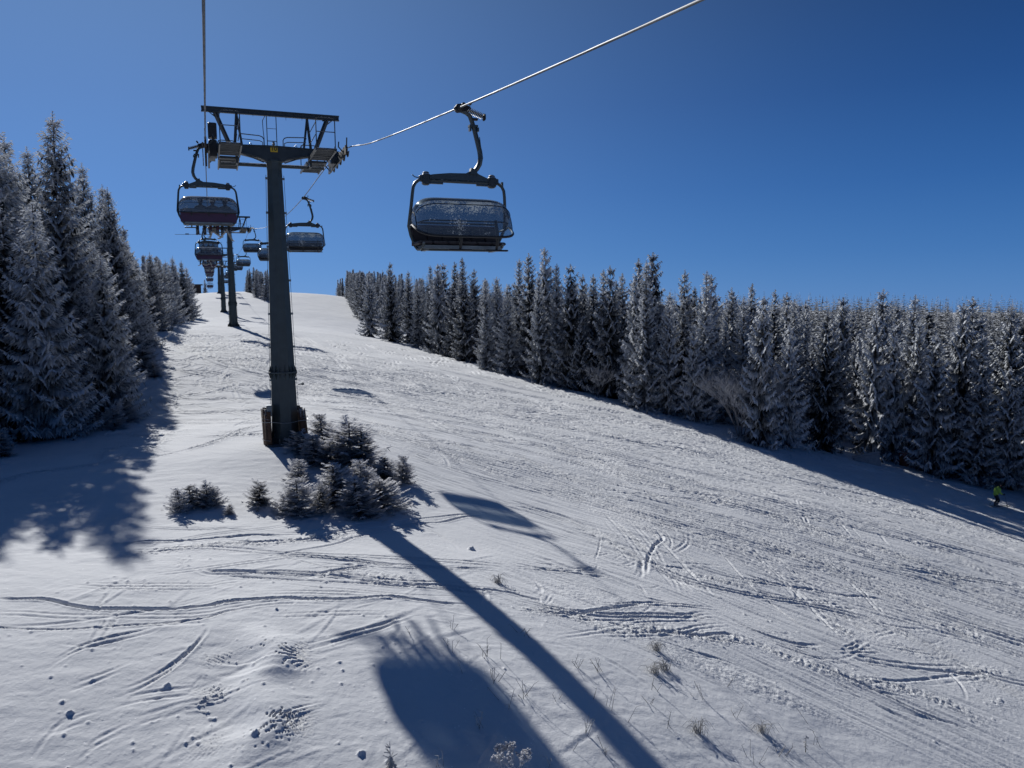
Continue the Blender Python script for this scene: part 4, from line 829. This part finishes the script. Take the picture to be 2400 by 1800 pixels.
    m.build('frame','chair_paint',root)
    m=MB()
    for k in range(6):
        x=-.96+k*.384
        m.box((x,-.33,-3.28),(.378,.07,.50),Matrix.Rotation(.06,3,'X'),bev=.025)
    m.build('backrest','seat_dark',root)
    m=MB();m.box((0,-.385,-3.24),(2.32,.03,.56),bev=.01);m.build('back_shell','maroon',root)
    m=MB();m.tube([(-1.05,-.27,-2.92),(1.05,-.27,-2.92)],.028,6)
    for k in range(3): m.box((-.7+.7*k,-.41,-3.1),(.05,.03,.3))
    m.build('back_rail','black',root)
    m=MB()
    for k in range(6):
        x=-.96+k*.384;m.box((x,-.02,-3.47),(.376,.52,.09),bev=.03)
    m.build('seat_cushion','seat_dark',root)
    m=MB();m.box((0,-.40,-3.565),(2.0,.05,.075));m.box((0,.0,-3.56),(2.05,.5,.05));m.box((0,.22,-3.58),(2.05,.04,.09));m.box((-.9,-.1,-3.62),(.1,.4,.08));m.box((.9,-.1,-3.62),(.1,.4,.08))
    m.build('seat_pan','galvanised',root)
    # folded-down restraint posts with foot rests
    for x in (.20,-.74):
        m=MB();m.tube([(x-.02,.52,-2.90),(x-.02,.60,-3.12),(x,.72,-3.36),(x,.70,-3.48),(x,.62,-3.66)],0,6,rr=[.035,.045,.045,.04,.03]);m.box((x,.63,-3.68),(.60,.10,.045),bev=.015)
        m.build('foot_rest','black',root)
    m=MB();m.tube([(-1.15,.30,-2.98),(-1.08,.52,-2.96),(-.9,.56,-2.94),(.9,.56,-2.94),(1.08,.52,-2.96),(1.15,.30,-2.98)],.02,6);m.build('restraint_bar','black',root)
    m=MB();m.add(BV,BF,True,BA);bb=m.build('bubble','glass',root)
    m=MB();G=lambda u,k: Vector(BV[u*Bn+k])
    m.tube([G(u,Bn-1) for u in range(0,Bu)],.032,6);m.tube([G(u,0) for u in range(0,Bu)],.026,6)
    for uu in (3,Bu-4): m.tube([G(uu,k) for k in range(0,Bn)],.014,5)
    for kk in (21,):
        m.tube([G(u,kk)*1.002 for u in range(4,Bu-4)],.012,5)
    m.build('bubble_rim','black',bb)
    # dark border band just inside the shell
    m=MB();V=[];F=[]
    for u in range(2,Bu-2):
        for k in (15,19): p=G(u,k);V.append((p.x*.992,(p.y-.12)*.985+.12,(p.z+3.02)*.985-3.02))
    for i in range(Bu-5): F.append((2*i,2*i+1,2*i+3,2*i+2))
    m.add(V,F,True);m.build('bubble_band','black',bb)
    return root
chair0=make_chair()
RCH=[(18.9,'large empty chair with closed smoked bubble hanging alone against the sky'),(53.0,'empty bubble chair just right of the nearest tower pole'),(83.0,'empty bubble chair partly hidden behind the left side of the nearest tower pole'),(119.0,'empty bubble chair left of the nearest tower pole, overlapped by the one in front'),(152.0,'small empty bubble chair hanging low right beside the second tower pole'),(188.0,'tiny empty bubble chair just left of the second tower pole'),(222.0,None),(256.0,None),(290.0,None),(322.0,None)]
LCH=[(37.6,'occupied purple-backed bubble chair nearest on the left, at the level of the first tower head'),(81.5,'second occupied purple-backed bubble chair on the left, directly below the nearest one'),(121,'third occupied chair up the left line, mostly hidden behind the feet of the second'),(158.0,'fourth occupied chair up the left line, small maroon back above the stacked chairs'),(196,None),(234,None),(272,None),(310,None),(345,None)]
first=True;CH={}
for side,lst,x,rz in (('r',RCH,XR,PI),('l',LCH,XL,0.0)):
    for y,lab in lst:
        o=chair0 if first else copy_tree(chair0);first=False
        o.location=(x,y,zr(y)-.01);o.rotation_euler=(0,random.uniform(-.01,.01),rz)
        tag(o,lab or ('tiny distant empty chair on the right-hand rope near the crest' if side=='r' else 'tiny distant occupied chair in the overlapping stack on the left-hand rope'),'lift chair','empty chairs coming down' if side=='r' else 'occupied chairs going up')
        CH[(side,y)]=o;o.scale=(1,1,.955)
        if side=='r':
            for ch in C.objects:
                if ch.parent==o and ch.name.startswith('bubble'): ch.material_slots[0].link='OBJECT';ch.material_slots[0].material=M['glass_clear']
# ---------------------------------------------------------------- people
def skin_body(name,verts,edges,radii,mat,root_i=0,sub=1):
    me=bpy.data.meshes.new(name);me.from_pydata([tuple(v) for v in verts],edges,[]);ob=bpy.data.objects.new('tmp',me);C.objects.link(ob)
    md=ob.modifiers.new('s','SKIN');md.use_smooth_shade=True
    for i,r in enumerate(radii):
        sv=me.skin_vertices[0].data[i];sv.radius=(r,r) if not isinstance(r,tuple) else r;sv.use_root=(i==root_i)
    ss=ob.modifiers.new('u','SUBSURF');ss.levels=sub;ss.render_levels=sub
    dg=bpy.context.evaluated_depsgraph_get();dg.update();out=bpy.data.meshes.new_from_object(ob.evaluated_get(dg));bpy.data.objects.remove(ob)
    out.materials.clear();out.materials.append(M[mat]);out.polygons.foreach_set('use_smooth',[True]*len(out.polygons));return out
def chain(V,E,Rr,start,pts_,rs):
    p=start
    for q,r in zip(pts_,rs):
        V.append(q);Rr.append(r);E.append((p,len(V)-1));p=len(V)-1
    return p
def hand(V,E,Rr,wrist,d,side):
    """gloved palm and five fingers, curled; d = direction of the forearm"""
    d=Vector(d).normalized();s=Vector(side).normalized();n=d.cross(s).normalized();w=Vector(V[wrist])
    p=w+d*.07;V.append(p);Rr.append(.034);E.append((wrist,len(V)-1));pi=len(V)-1
    for k,(o,l) in enumerate(((-.03,.062),(-.01,.072),(.01,.068),(.03,.055))):
        chain(V,E,Rr,pi,[p+s*o+d*.03,p+s*o*1.1+d*(.03+l*.5)+n*.02,p+s*o+d*(.03+l*.6)+n*.05],[.013,.012,.010])
    chain(V,E,Rr,wrist,[w+d*.03-s*.045,w+d*.06-s*.06+n*.03],[.014,.011])
def seated():
    V=[(0,0,0)];E=[];Rr=[(.17,.14)]   # pelvis at origin
    chest=chain(V,E,Rr,0,[(0,-.03,.18),(0,-.04,.36),(0,-.02,.47)],[(.16,.13),(.19,.14),(.15,.11)])
    chain(V,E,Rr,chest,[(0,.0,.56),(0,.02,.62),(0,.03,.70),(0,.03,.78)],[.065,.075,.105,.09])
    for s in (-1,1):
        e=chain(V,E,Rr,chest,[(s*.19,-.02,.44),(s*.27,.02,.22),(s*.24,.24,.12)],[.085,.07,.055])
        hand(V,E,Rr,e,(-s*.2,1,.1),(0,0,1))
        chain(V,E,Rr,0,[(s*.11,.10,-.01),(s*.13,.46,.02),(s*.14,.50,-.20),(s*.15,.44,-.44),(s*.15,.46,-.50)],[.11,.085,.075,.065,.06])
    return V,E,Rr
sv=seated();SEAT={}
for c in ('cloth_dark','cloth_maroon','cloth_blue'): SEAT[c]=skin_body('person_body',*sv,c)
def head_bits():
    m=MB();n=14
    for i in range(7):
        a=PI*.5*i/6
    V=[];F=[]
    for i in range(8):
        a=PI*.58*i/7;z=.115*math.cos(a);r=.125*math.sin(a)+.002
        for k in range(n): b=2*PI*k/n;V.append((r*math.cos(b),r*1.15*math.sin(b),z))
    for i in range(7):
        for k in range(n): F.append((i*n+k,i*n+(k+1)%n,i*n+n+(k+1)%n,i*n+n+k))
    m.add(V,F,True);m.box((0,.13,-.005),(.16,.05,.06),bev=.02);o=m.build('helmet','helmet');h=o.data;bpy.data.objects.remove(o)
    m=MB();m.box((0,.07,-.05),(.115,.28,.09),bev=.03);m.tube([(0,-.01,-.06),(0,-.005,.10),(0,-.01,.22)],0,10,rr=[.075,.07,.075]);o=m.build('boot','boot_grey');b=o.data;bpy.data.objects.remove(o)
    m=MB();P=[(y,z) for y,z in [(-.75,.0),(-.70,.01),(.55,.01),(.72,.035),(.82,.10),(.83,.085),(.73,.015),(.56,-.004),(-.74,-.004)]];m.prism([(y,z) for y,z in P],-.045,.045,'x');o=m.build('ski','ski_paint');s=o.data;bpy.data.objects.remove(o)
    m=MB();m.box((0,0,0),(.28,1.5,.014),bev=.006);m.box((0,.25,.02),(.2,.12,.05));m.box((0,-.25,.02),(.2,.12,.05));o=m.build('snowboard','ski_paint');sb=o.data;bpy.data.objects.remove(o)
    # face: nose, mouth, eyes / goggles, ears
    m=MB();m.box((0,.095,.0),(.03,.035,.05),bev=.012);m.box((0,.09,-.055),(.05,.02,.014),bev=.005)
    for q in (-1,1): m.box((q*.105,.0,.0),(.02,.05,.06),bev=.008);m.box((q*.035,.092,.03),(.025,.012,.014),bev=.004)
    m.add([(math.cos(a)*r*.09,.0+math.sin(a)*.095,z) for z,r in ((-.1,.75),(-.05,1.0),(.05,1.02)) for a in np.linspace(.3,PI-.3,8)],[(i*8+k,i*8+k+1,i*8+9+k,i*8+8+k) for i in range(2) for k in range(7)],True)
    o=m.build('face','skin');f=o.data;bpy.data.objects.remove(o)
    return h,b,s,sb,f
HEL,BOOT,SKI,SBD,FACE=head_bits()
def seat_person(chair,x,col,label,ski=True,spread=0,lean=0,group='riders on the occupied chairs'):
    p=empty('person',Vector(chair.location)+Vector((x,-.06,-3.15)));p.rotation_euler=(lean,0,random.uniform(-.06,.06))
    link('body',SEAT[col],p)
    h=link('helmet',HEL,p);h.location=(0,.03,.77);f=link('face',FACE,p);f.location=(0,.03,.71)
    for s in (-1,1):
        b=link('boot',BOOT,p);b.location=(s*.15,.46,-.58);b.rotation_euler=(-.2,0,-s*.15)
        if ski:
            k=link('ski',SKI,p);k.location=(s*(.15+spread),.52,-.70);k.rotation_euler=(random.uniform(-.35,.0),random.uniform(-.1,.1),-s*random.uniform(.05,.3))
    if not ski:
        k=link('snowboard',SBD,p);k.location=(-.35,.46,-.70);k.rotation_euler=(0,-.08,1.35)
    tag(p,label,'person',group);return p
c=CH[('l',37.6)]
for x,col,l,sk in ((-.32,'cloth_dark','dark-clad snowboarder, left of the three riders on the nearest occupied chair',False),(.18,'cloth_maroon','skier in maroon trousers in the middle of the nearest occupied chair',True),(.70,'cloth_dark','dark-clad skier, right of the three riders on the nearest occupied chair',True)):
    seat_person(c,x,col,l,sk)
c=CH[('l',81.5)]
for x,col,l in ((-.7,'cloth_dark','leftmost dark skier on the second occupied chair'),(-.05,'cloth_maroon','middle skier in maroon on the second occupied chair'),(.75,'cloth_blue','rightmost skier in dark blue on the second occupied chair')):
    seat_person(c,x,col,l)
for y in (121,158.0,196,234,272,310,345):
    c=CH[('l',y)]
    for x in (-.7,0,.6): seat_person(c,x,random.choice(list(SEAT)),'tiny distant skier seated on a chair far up the left line')
# skier in green on the piste, moving off to the right, seen from behind
def skier():
    x,y=53.35,39.3;p=empty('person',(x,y,gz(x,y)+.05),rad(-112))
    V=[(0,-.10,.88)];E=[];Rr=[(.15,.13)]
    ch=chain(V,E,Rr,0,[(0,-.05,1.06),(0,.04,1.24),(0,.08,1.38)],[(.15,.12),(.18,.13),(.14,.10)])
    chain(V,E,Rr,ch,[(0,.12,1.47),(0,.15,1.54),(0,.16,1.62),(0,.16,1.70)],[.06,.07,.10,.085])
    hands=[]
    for s in (-1,1):
        e=chain(V,E,Rr,ch,[(s*.18,.06,1.36),(s*.30,.02,1.12),(s*.34,.24,1.00)],[.08,.06,.045]);hand(V,E,Rr,e,(0,1,-.1),(0,0,1));hands.append((s*.34,.34,1.0))
        chain(V,E,Rr,0,[(s*.10,-.06,.84),(s*.13,.12,.50),(s*.13,-.04,.22),(s*.13,-.02,.12)],[.105,.08,.065,.055])
    link('body',skin_body('skier_body',V,E,Rr,'cloth_dark'),p)
    V=[(0,-.11,.80)];E=[];Rr=[(.20,.18)]
    ch=chain(V,E,Rr,0,[(0,-.07,1.0),(0,.02,1.22),(0,.07,1.38),(0,.10,1.45)],[(.20,.17),(.21,.17),(.17,.13),.10])
    for s in (-1,1): chain(V,E,Rr,ch-1,[(s*.20,.05,1.34),(s*.32,.01,1.11),(s*.35,.20,1.02)],[.105,.09,.07])
    chain(V,E,Rr,ch,[(0,.02,1.50)],[.10])
    link('jacket',skin_body('skier_jacket',V,E,Rr,'jacket_green'),p)
    h=link('helmet',HEL,p);h.location=(0,.17,1.69);f=link('face',FACE,p);f.location=(0,.17,1.62)
    for s in (-1,1):
        b=link('boot',BOOT,p);b.location=(s*.13,-.02,.12);k=link('ski',SKI,p);k.location=(s*.13,.05,.02);k.scale=(1,1.08,1)
    tag(p,"lone skier in bright green jacket and black trousers at the piste's right edge",'person')
    for s,hp in zip((-1,1),hands):
        m=MB();tip=Vector((s*.45,-.25 if s<0 else .55,.0));a=Vector(hp)+Vector((0,0,.10));m.tube([a,a+(tip-a)*.12],.018,6);m.tube([a+(tip-a)*.1,tip],.010,5);q=a+(tip-a)*.93;m.cyl(q,q+(tip-a).normalized()*.01,.05,8)
        o=m.build('ski_pole','black',None);o.matrix_world=p.matrix_world if False else Matrix.Translation(p.location)@Matrix.Rotation(rad(-112),4,'Z')
        tag(o,'thin black ski pole in the %s hand of the green-jacketed skier'%('left' if s<0 else 'right'),'ski pole','ski poles of the green-jacketed skier')
skier()

# ---------------------------------------------------------------- snow lance, sled board, shed
x,y=56.0,49.9;z=gz(x,y);t=empty('snow_lance',(x,y,z));tag(t,'tall slim snow-making lance on a padded orange foot among the right-hand trees','snow lance')
m=MB();m.tube([(0,0,.2),(-.12,0,3),(-.5,0,7.2)],0,8,rr=[.06,.05,.035]);m.build('mast','galvanised',t)
m=MB();m.cyl((-.5,0,7.0),(-.56,0,7.6),.10,10,.05);m.box((-.62,0,7.5),(.35,.16,.16),bev=.03);m.build('nozzle_head','black',t)
m=MB();m.tube([(0,0,-.1),(0,0,.4),(0,0,1.1),(0,0,1.25)],0,12,rr=[.5,.5,.46,.3]);m.build('foot_pad','orange_pad',t)
m=MB();m.tube([(.42*math.cos(a),.42*math.sin(a),1.22+.1*math.cos(a)**2) for a in np.linspace(0,2*PI,17)],.035,6,cap=False);m.build('pad_rim','orange_pad',t)
x,y=51.6,49.6;z=gz(x,y);m=MB();m.prism([(-1.2,-.1),(1.0,-.15),(.75,1.0),(-.2,.75),(-1.2,.45)],-.35,.35);m.prism([(-1.25,.46),(-.2,.78),(.78,1.04),(.80,1.10),(-.2,.84),(-1.28,.52)],-.4,.4)
o=m.build('covered_sled','tarp',None,(x,y,z));o.rotation_euler=(0,0,rad(-38));tag(o,'grey wedge-shaped tarpaulin cover lying on shaded snow at the right forest edge','cover')
x,y=-7.5,352.;z=gz(x,y)+.2;t=empty('lift_hut',(x,y,z));tag(t,'small dark hut with a flat roof among far trees where the lift line ends','hut')
m=MB();m.box((0,0,2.2),(8,5,4.4));m.build('wall','shed',t);m=MB();m.box((0,0,4.6),(9.4,6.2,.35),bev=.05);m.build('roof','shed',t)
for q in (-2.2,1.6):
    m=MB();m.box((q,-2.53,2.6),(1.4,.06,1.1));w=m.build('window','black',t);m=MB()
    for a,b,cx,cz in ((1.6,.1,0,.6),(1.6,.1,0,-.6),(.1,1.3,.75,0),(.1,1.3,-.75,0)): m.box((q+cx,-2.56,2.6+cz),(a,.08,b))
    m.build('frame','galvanised',w)
m=MB();m.box((0,-2.53,1.2),(1.1,.07,2.4));m.build('door','black',t)

# ---------------------------------------------------------------- dry plants sticking out of the snow
def place(kind,x,y,i):
    r=random.Random(i*7+3);z=gz(x,y);m=MB();near='left of' if x<6.5 else 'right of'
    if kind=='t':
        for k in range(34):
            a=r.uniform(0,6.28);l=r.uniform(.14,.36);b=Vector((r.gauss(0,.05),r.gauss(0,.05),-.02));o=Vector((math.cos(a),math.sin(a),0))
            m.tube([b,b+o*l*.25+Vector((0,0,l*.75)),b+o*l*.7+Vector((0,0,l*.8)),b+o*l*1.1+Vector((0,0,l*r.uniform(.1,.5)))],0,3,False,rr=[.006,.006,.005,.003],at=[.3,.5,.7,.6])
        o=m.build('grass_tuft','dry_stalk',None,(x,y,z));return o,'grass tuft'
    if kind=='s':
        n=r.randint(1,5)
        for k in range(n):
            a=r.uniform(0,6.28);l=r.uniform(.16,.46);b=Vector((r.gauss(0,.07),r.gauss(0,.07),-.03));d=Vector((math.cos(a)*r.uniform(.1,1.1),math.sin(a)*r.uniform(.1,1.1),1)).normalized()
            e=b+d*l;q=e+Vector((r.uniform(-.12,.12),r.uniform(-.12,.12),r.uniform(-.06,.06)))
            m.tube([b,e,q],0,4,False,rr=[.006,.005,.003],at=[.3,.45,.6])
            for w in range(r.randint(0,3)):
                s0=b+d*l*r.uniform(.4,.95);m.tube([s0,s0+Vector((r.uniform(-.09,.09),r.uniform(-.09,.09),r.uniform(0,.08)))],0,3,False,rr=[.004,.002],at=[.5,.6])
        o=m.build('dry_stalk','dry_stalk',None,(x,y,z));return o,'dry plant'
    if kind=='k' or kind=='f':
        h=.42 if kind=='k' else .5
        m.tube([(0,0,-.05),(0,0,h)],0,5,rr=[.012,.005],at=[.3,.6])
        for k in range(16 if kind=='k' else 12):
            a=r.uniform(0,6.28);zz=h*r.uniform(.25,.95) if kind=='k' else h*(.35+.6*(k//4)/3);l=(.06 if kind=='k' else .17*(1.1-zz/h*.8))
            m.tube([(0,0,zz),(math.cos(a)*l,math.sin(a)*l,zz+(-.02 if kind=='k' else .05))],0,4,rr=[.010,.006],at=[.6,.7])
        if kind=='f':
            for k in range(60):
                a=r.uniform(0,6.28);zz=r.uniform(0,.2);l=.14*(1-zz/.28);m.tube([(0,0,zz+.03),(math.cos(a)*l,math.sin(a)*l,zz-.03)],0,3,rr=[.012,.008],at=[.4,.6])
        o=m.build('seedling','dry_stalk',None,(x,y,z));return o,'seedling'
    if kind=='b':
        def g(p,d,l,q,lev):
            e=p+d*l;m.tube([p,e],0,4,False,rr=[q,q*.7],at=[.75,.95])
            if lev>3: m.tube([e-Vector((0,0,.012)),e+Vector((0,0,.016))],.014,5,at=[1,1]);return
            for k in range(3): g(p+(e-p)*r.uniform(.5,1),(d+Vector((r.uniform(-1,1),r.uniform(-1,1),r.uniform(-.2,.6)))*.6).normalized(),l*.68,q*.75,lev+1)
        for k in range(6):
            a=k*1.05;g(Vector((math.cos(a)*.12-.05,math.sin(a)*.1,-.05)),Vector((math.cos(a)*.5,math.sin(a)*.5,1)).normalized(),.2,.012,0)
        m2=MB();o=m.build('frosted_bush','young_needles',None,(x,y,z));return o,'bush'
LAB={'t':'dry grass tuft bent over in the snow','s':'thin dry stalks poking out of the foreground snow','k':'upright dead stalk with rime clinging along it, lower right foreground','f':'tiny leafless seedling standing on a snow mound at the bottom edge','b':'rime-covered little bush at the bottom edge inside the chair shadow'}
TL=['largest bent grass tuft in the lower right foreground snow','grass tuft lying flat right of the largest tuft','dark grass tuft on a small snow hump at the edge of the skied snow','left clump of the grass tufts side by side beyond the stalks','right clump of the grass tufts side by side beyond the stalks','lone grass tuft beside the tower shadow in the skied snow']
ti=0
for i,(k,x,y) in enumerate(PL):
    o,cat=place(k,x,y,i)
    if k=='t': lab=TL[ti];ti+=1;g='grass tufts in the snow'
    elif k=='s':
        g='thin dry stalks in the foreground snow'
        lab='thin dry stalks poking out of the snow left of the long tower shadow' if x<8.0-(y-12)*.12 else 'thin dry stalks poking out of the snow right of the long tower shadow'
    else: lab=LAB[k];g=None
    tag(o,lab,cat,g)

# ---------------------------------------------------------------- light, sky, camera
SUN_AZ=-10.3;SUN_EL=28.
w=bpy.data.worlds.new('World');SC.world=w;w.use_nodes=True;nt=w.node_tree;nt.nodes.clear()
sky=nt.nodes.new('ShaderNodeTexSky');sky.sky_type='NISHITA';sky.sun_disc=False;sky.sun_elevation=rad(SUN_EL);sky.sun_rotation=rad(SUN_AZ);sky.altitude=1900;sky.air_density=1.0;sky.dust_density=.1;sky.ozone_density=3.0
bg=nt.nodes.new('ShaderNodeBackground');bg.inputs[1].default_value=.04;nt.links.new(sky.outputs[0],bg.inputs[0])
# deep high-altitude blue: darkens upwards, brightens towards the sun
_a=rad(SUN_AZ);_e=rad(SUN_EL);SD=(math.sin(_a)*math.cos(_e),math.cos(_a)*math.cos(_e),math.sin(_e))
tc=nd(nt,'ShaderNodeTexCoord');sep=nd(nt,'ShaderNodeSeparateXYZ');nt.links.new(tc.outputs['Generated'],sep.inputs[0])
r1=ramp(nt,sep.outputs[2],[(0,(.062,.222,.56)),(.06,(.037,.168,.48)),(.14,(.019,.116,.385)),(.24,(.008,.069,.265)),(.36,(.003,.037,.155)),(.5,(.001,.018,.08)),(1,(.001,.009,.045))])
dt=nd(nt,'ShaderNodeVectorMath',operation='DOT_PRODUCT');nt.links.new(tc.outputs['Generated'],dt.inputs[0]);dt.inputs[1].default_value=SD
mx0=nd(nt,'ShaderNodeMath',operation='MAXIMUM',i_1=0.0);nt.links.new(dt.outputs['Value'],mx0.inputs[0])
pw=nd(nt,'ShaderNodeMath',operation='POWER',i_1=5.0);nt.links.new(mx0.outputs[0],pw.inputs[0])
gl=nd(nt,'ShaderNodeMix',data_type='RGBA');gl.inputs[6].default_value=(0,0,0,1);gl.inputs[7].default_value=(.125,.215,.37,1);nt.links.new(pw.outputs[0],gl.inputs[0])
adc=nd(nt,'ShaderNodeMix',data_type='RGBA',blend_type='ADD',i_0=1.0);nt.links.new(r1.outputs[0],adc.inputs[6]);nt.links.new(gl.outputs[2],adc.inputs[7])
b2=nt.nodes.new('ShaderNodeBackground');b2.inputs[1].default_value=1.0;nt.links.new(adc.outputs[2],b2.inputs[0])
ms=nd(nt,'ShaderNodeMixShader',i_0=.85);nt.links.new(bg.outputs[0],ms.inputs[1]);nt.links.new(b2.outputs[0],ms.inputs[2])
wo=nt.nodes.new('ShaderNodeOutputWorld');nt.links.new(ms.outputs[0],wo.inputs[0])
sl=bpy.data.lights.new('sun','SUN');sl.energy=5.0;sl.angle=rad(.53);sl.color=(1,.99,.965)
so=bpy.data.objects.new('sun',sl);C.objects.link(so)
a=rad(SUN_AZ);e=rad(SUN_EL);d=Vector((math.sin(a)*math.cos(e),math.cos(a)*math.cos(e),math.sin(e)))
so.rotation_euler=d.to_track_quat('Z','Y').to_euler()
cd=bpy.data.cameras.new('camera');cd.sensor_width=36.;cd.lens=36.*1813./2400.;cd.clip_start=.1;cd.clip_end=9000.
co=bpy.data.objects.new('camera',cd);C.objects.link(co);SC.camera=co
YAW,PIT,ROLL=rad(21.1),rad(-5.7),rad(.7)
f=Vector((math.sin(YAW)*math.cos(PIT),math.cos(YAW)*math.cos(PIT),math.sin(PIT)));r=Vector((math.cos(YAW),-math.sin(YAW),0));u=r.cross(f)
r2=r*math.cos(ROLL)-u*math.sin(ROLL);u2=u*math.cos(ROLL)+r*math.sin(ROLL)
co.matrix_world=Matrix(((r2.x,u2.x,-f.x,0),(r2.y,u2.y,-f.y,0),(r2.z,u2.z,-f.z,0),(0,0,0,1)))
SC.view_settings.view_transform='Standard';SC.view_settings.look='None';SC.view_settings.exposure=0;SC.view_settings.gamma=1
SC.cycles.max_bounces=6;SC.cycles.transparent_max_bounces=12;SC.cycles.diffuse_bounces=3
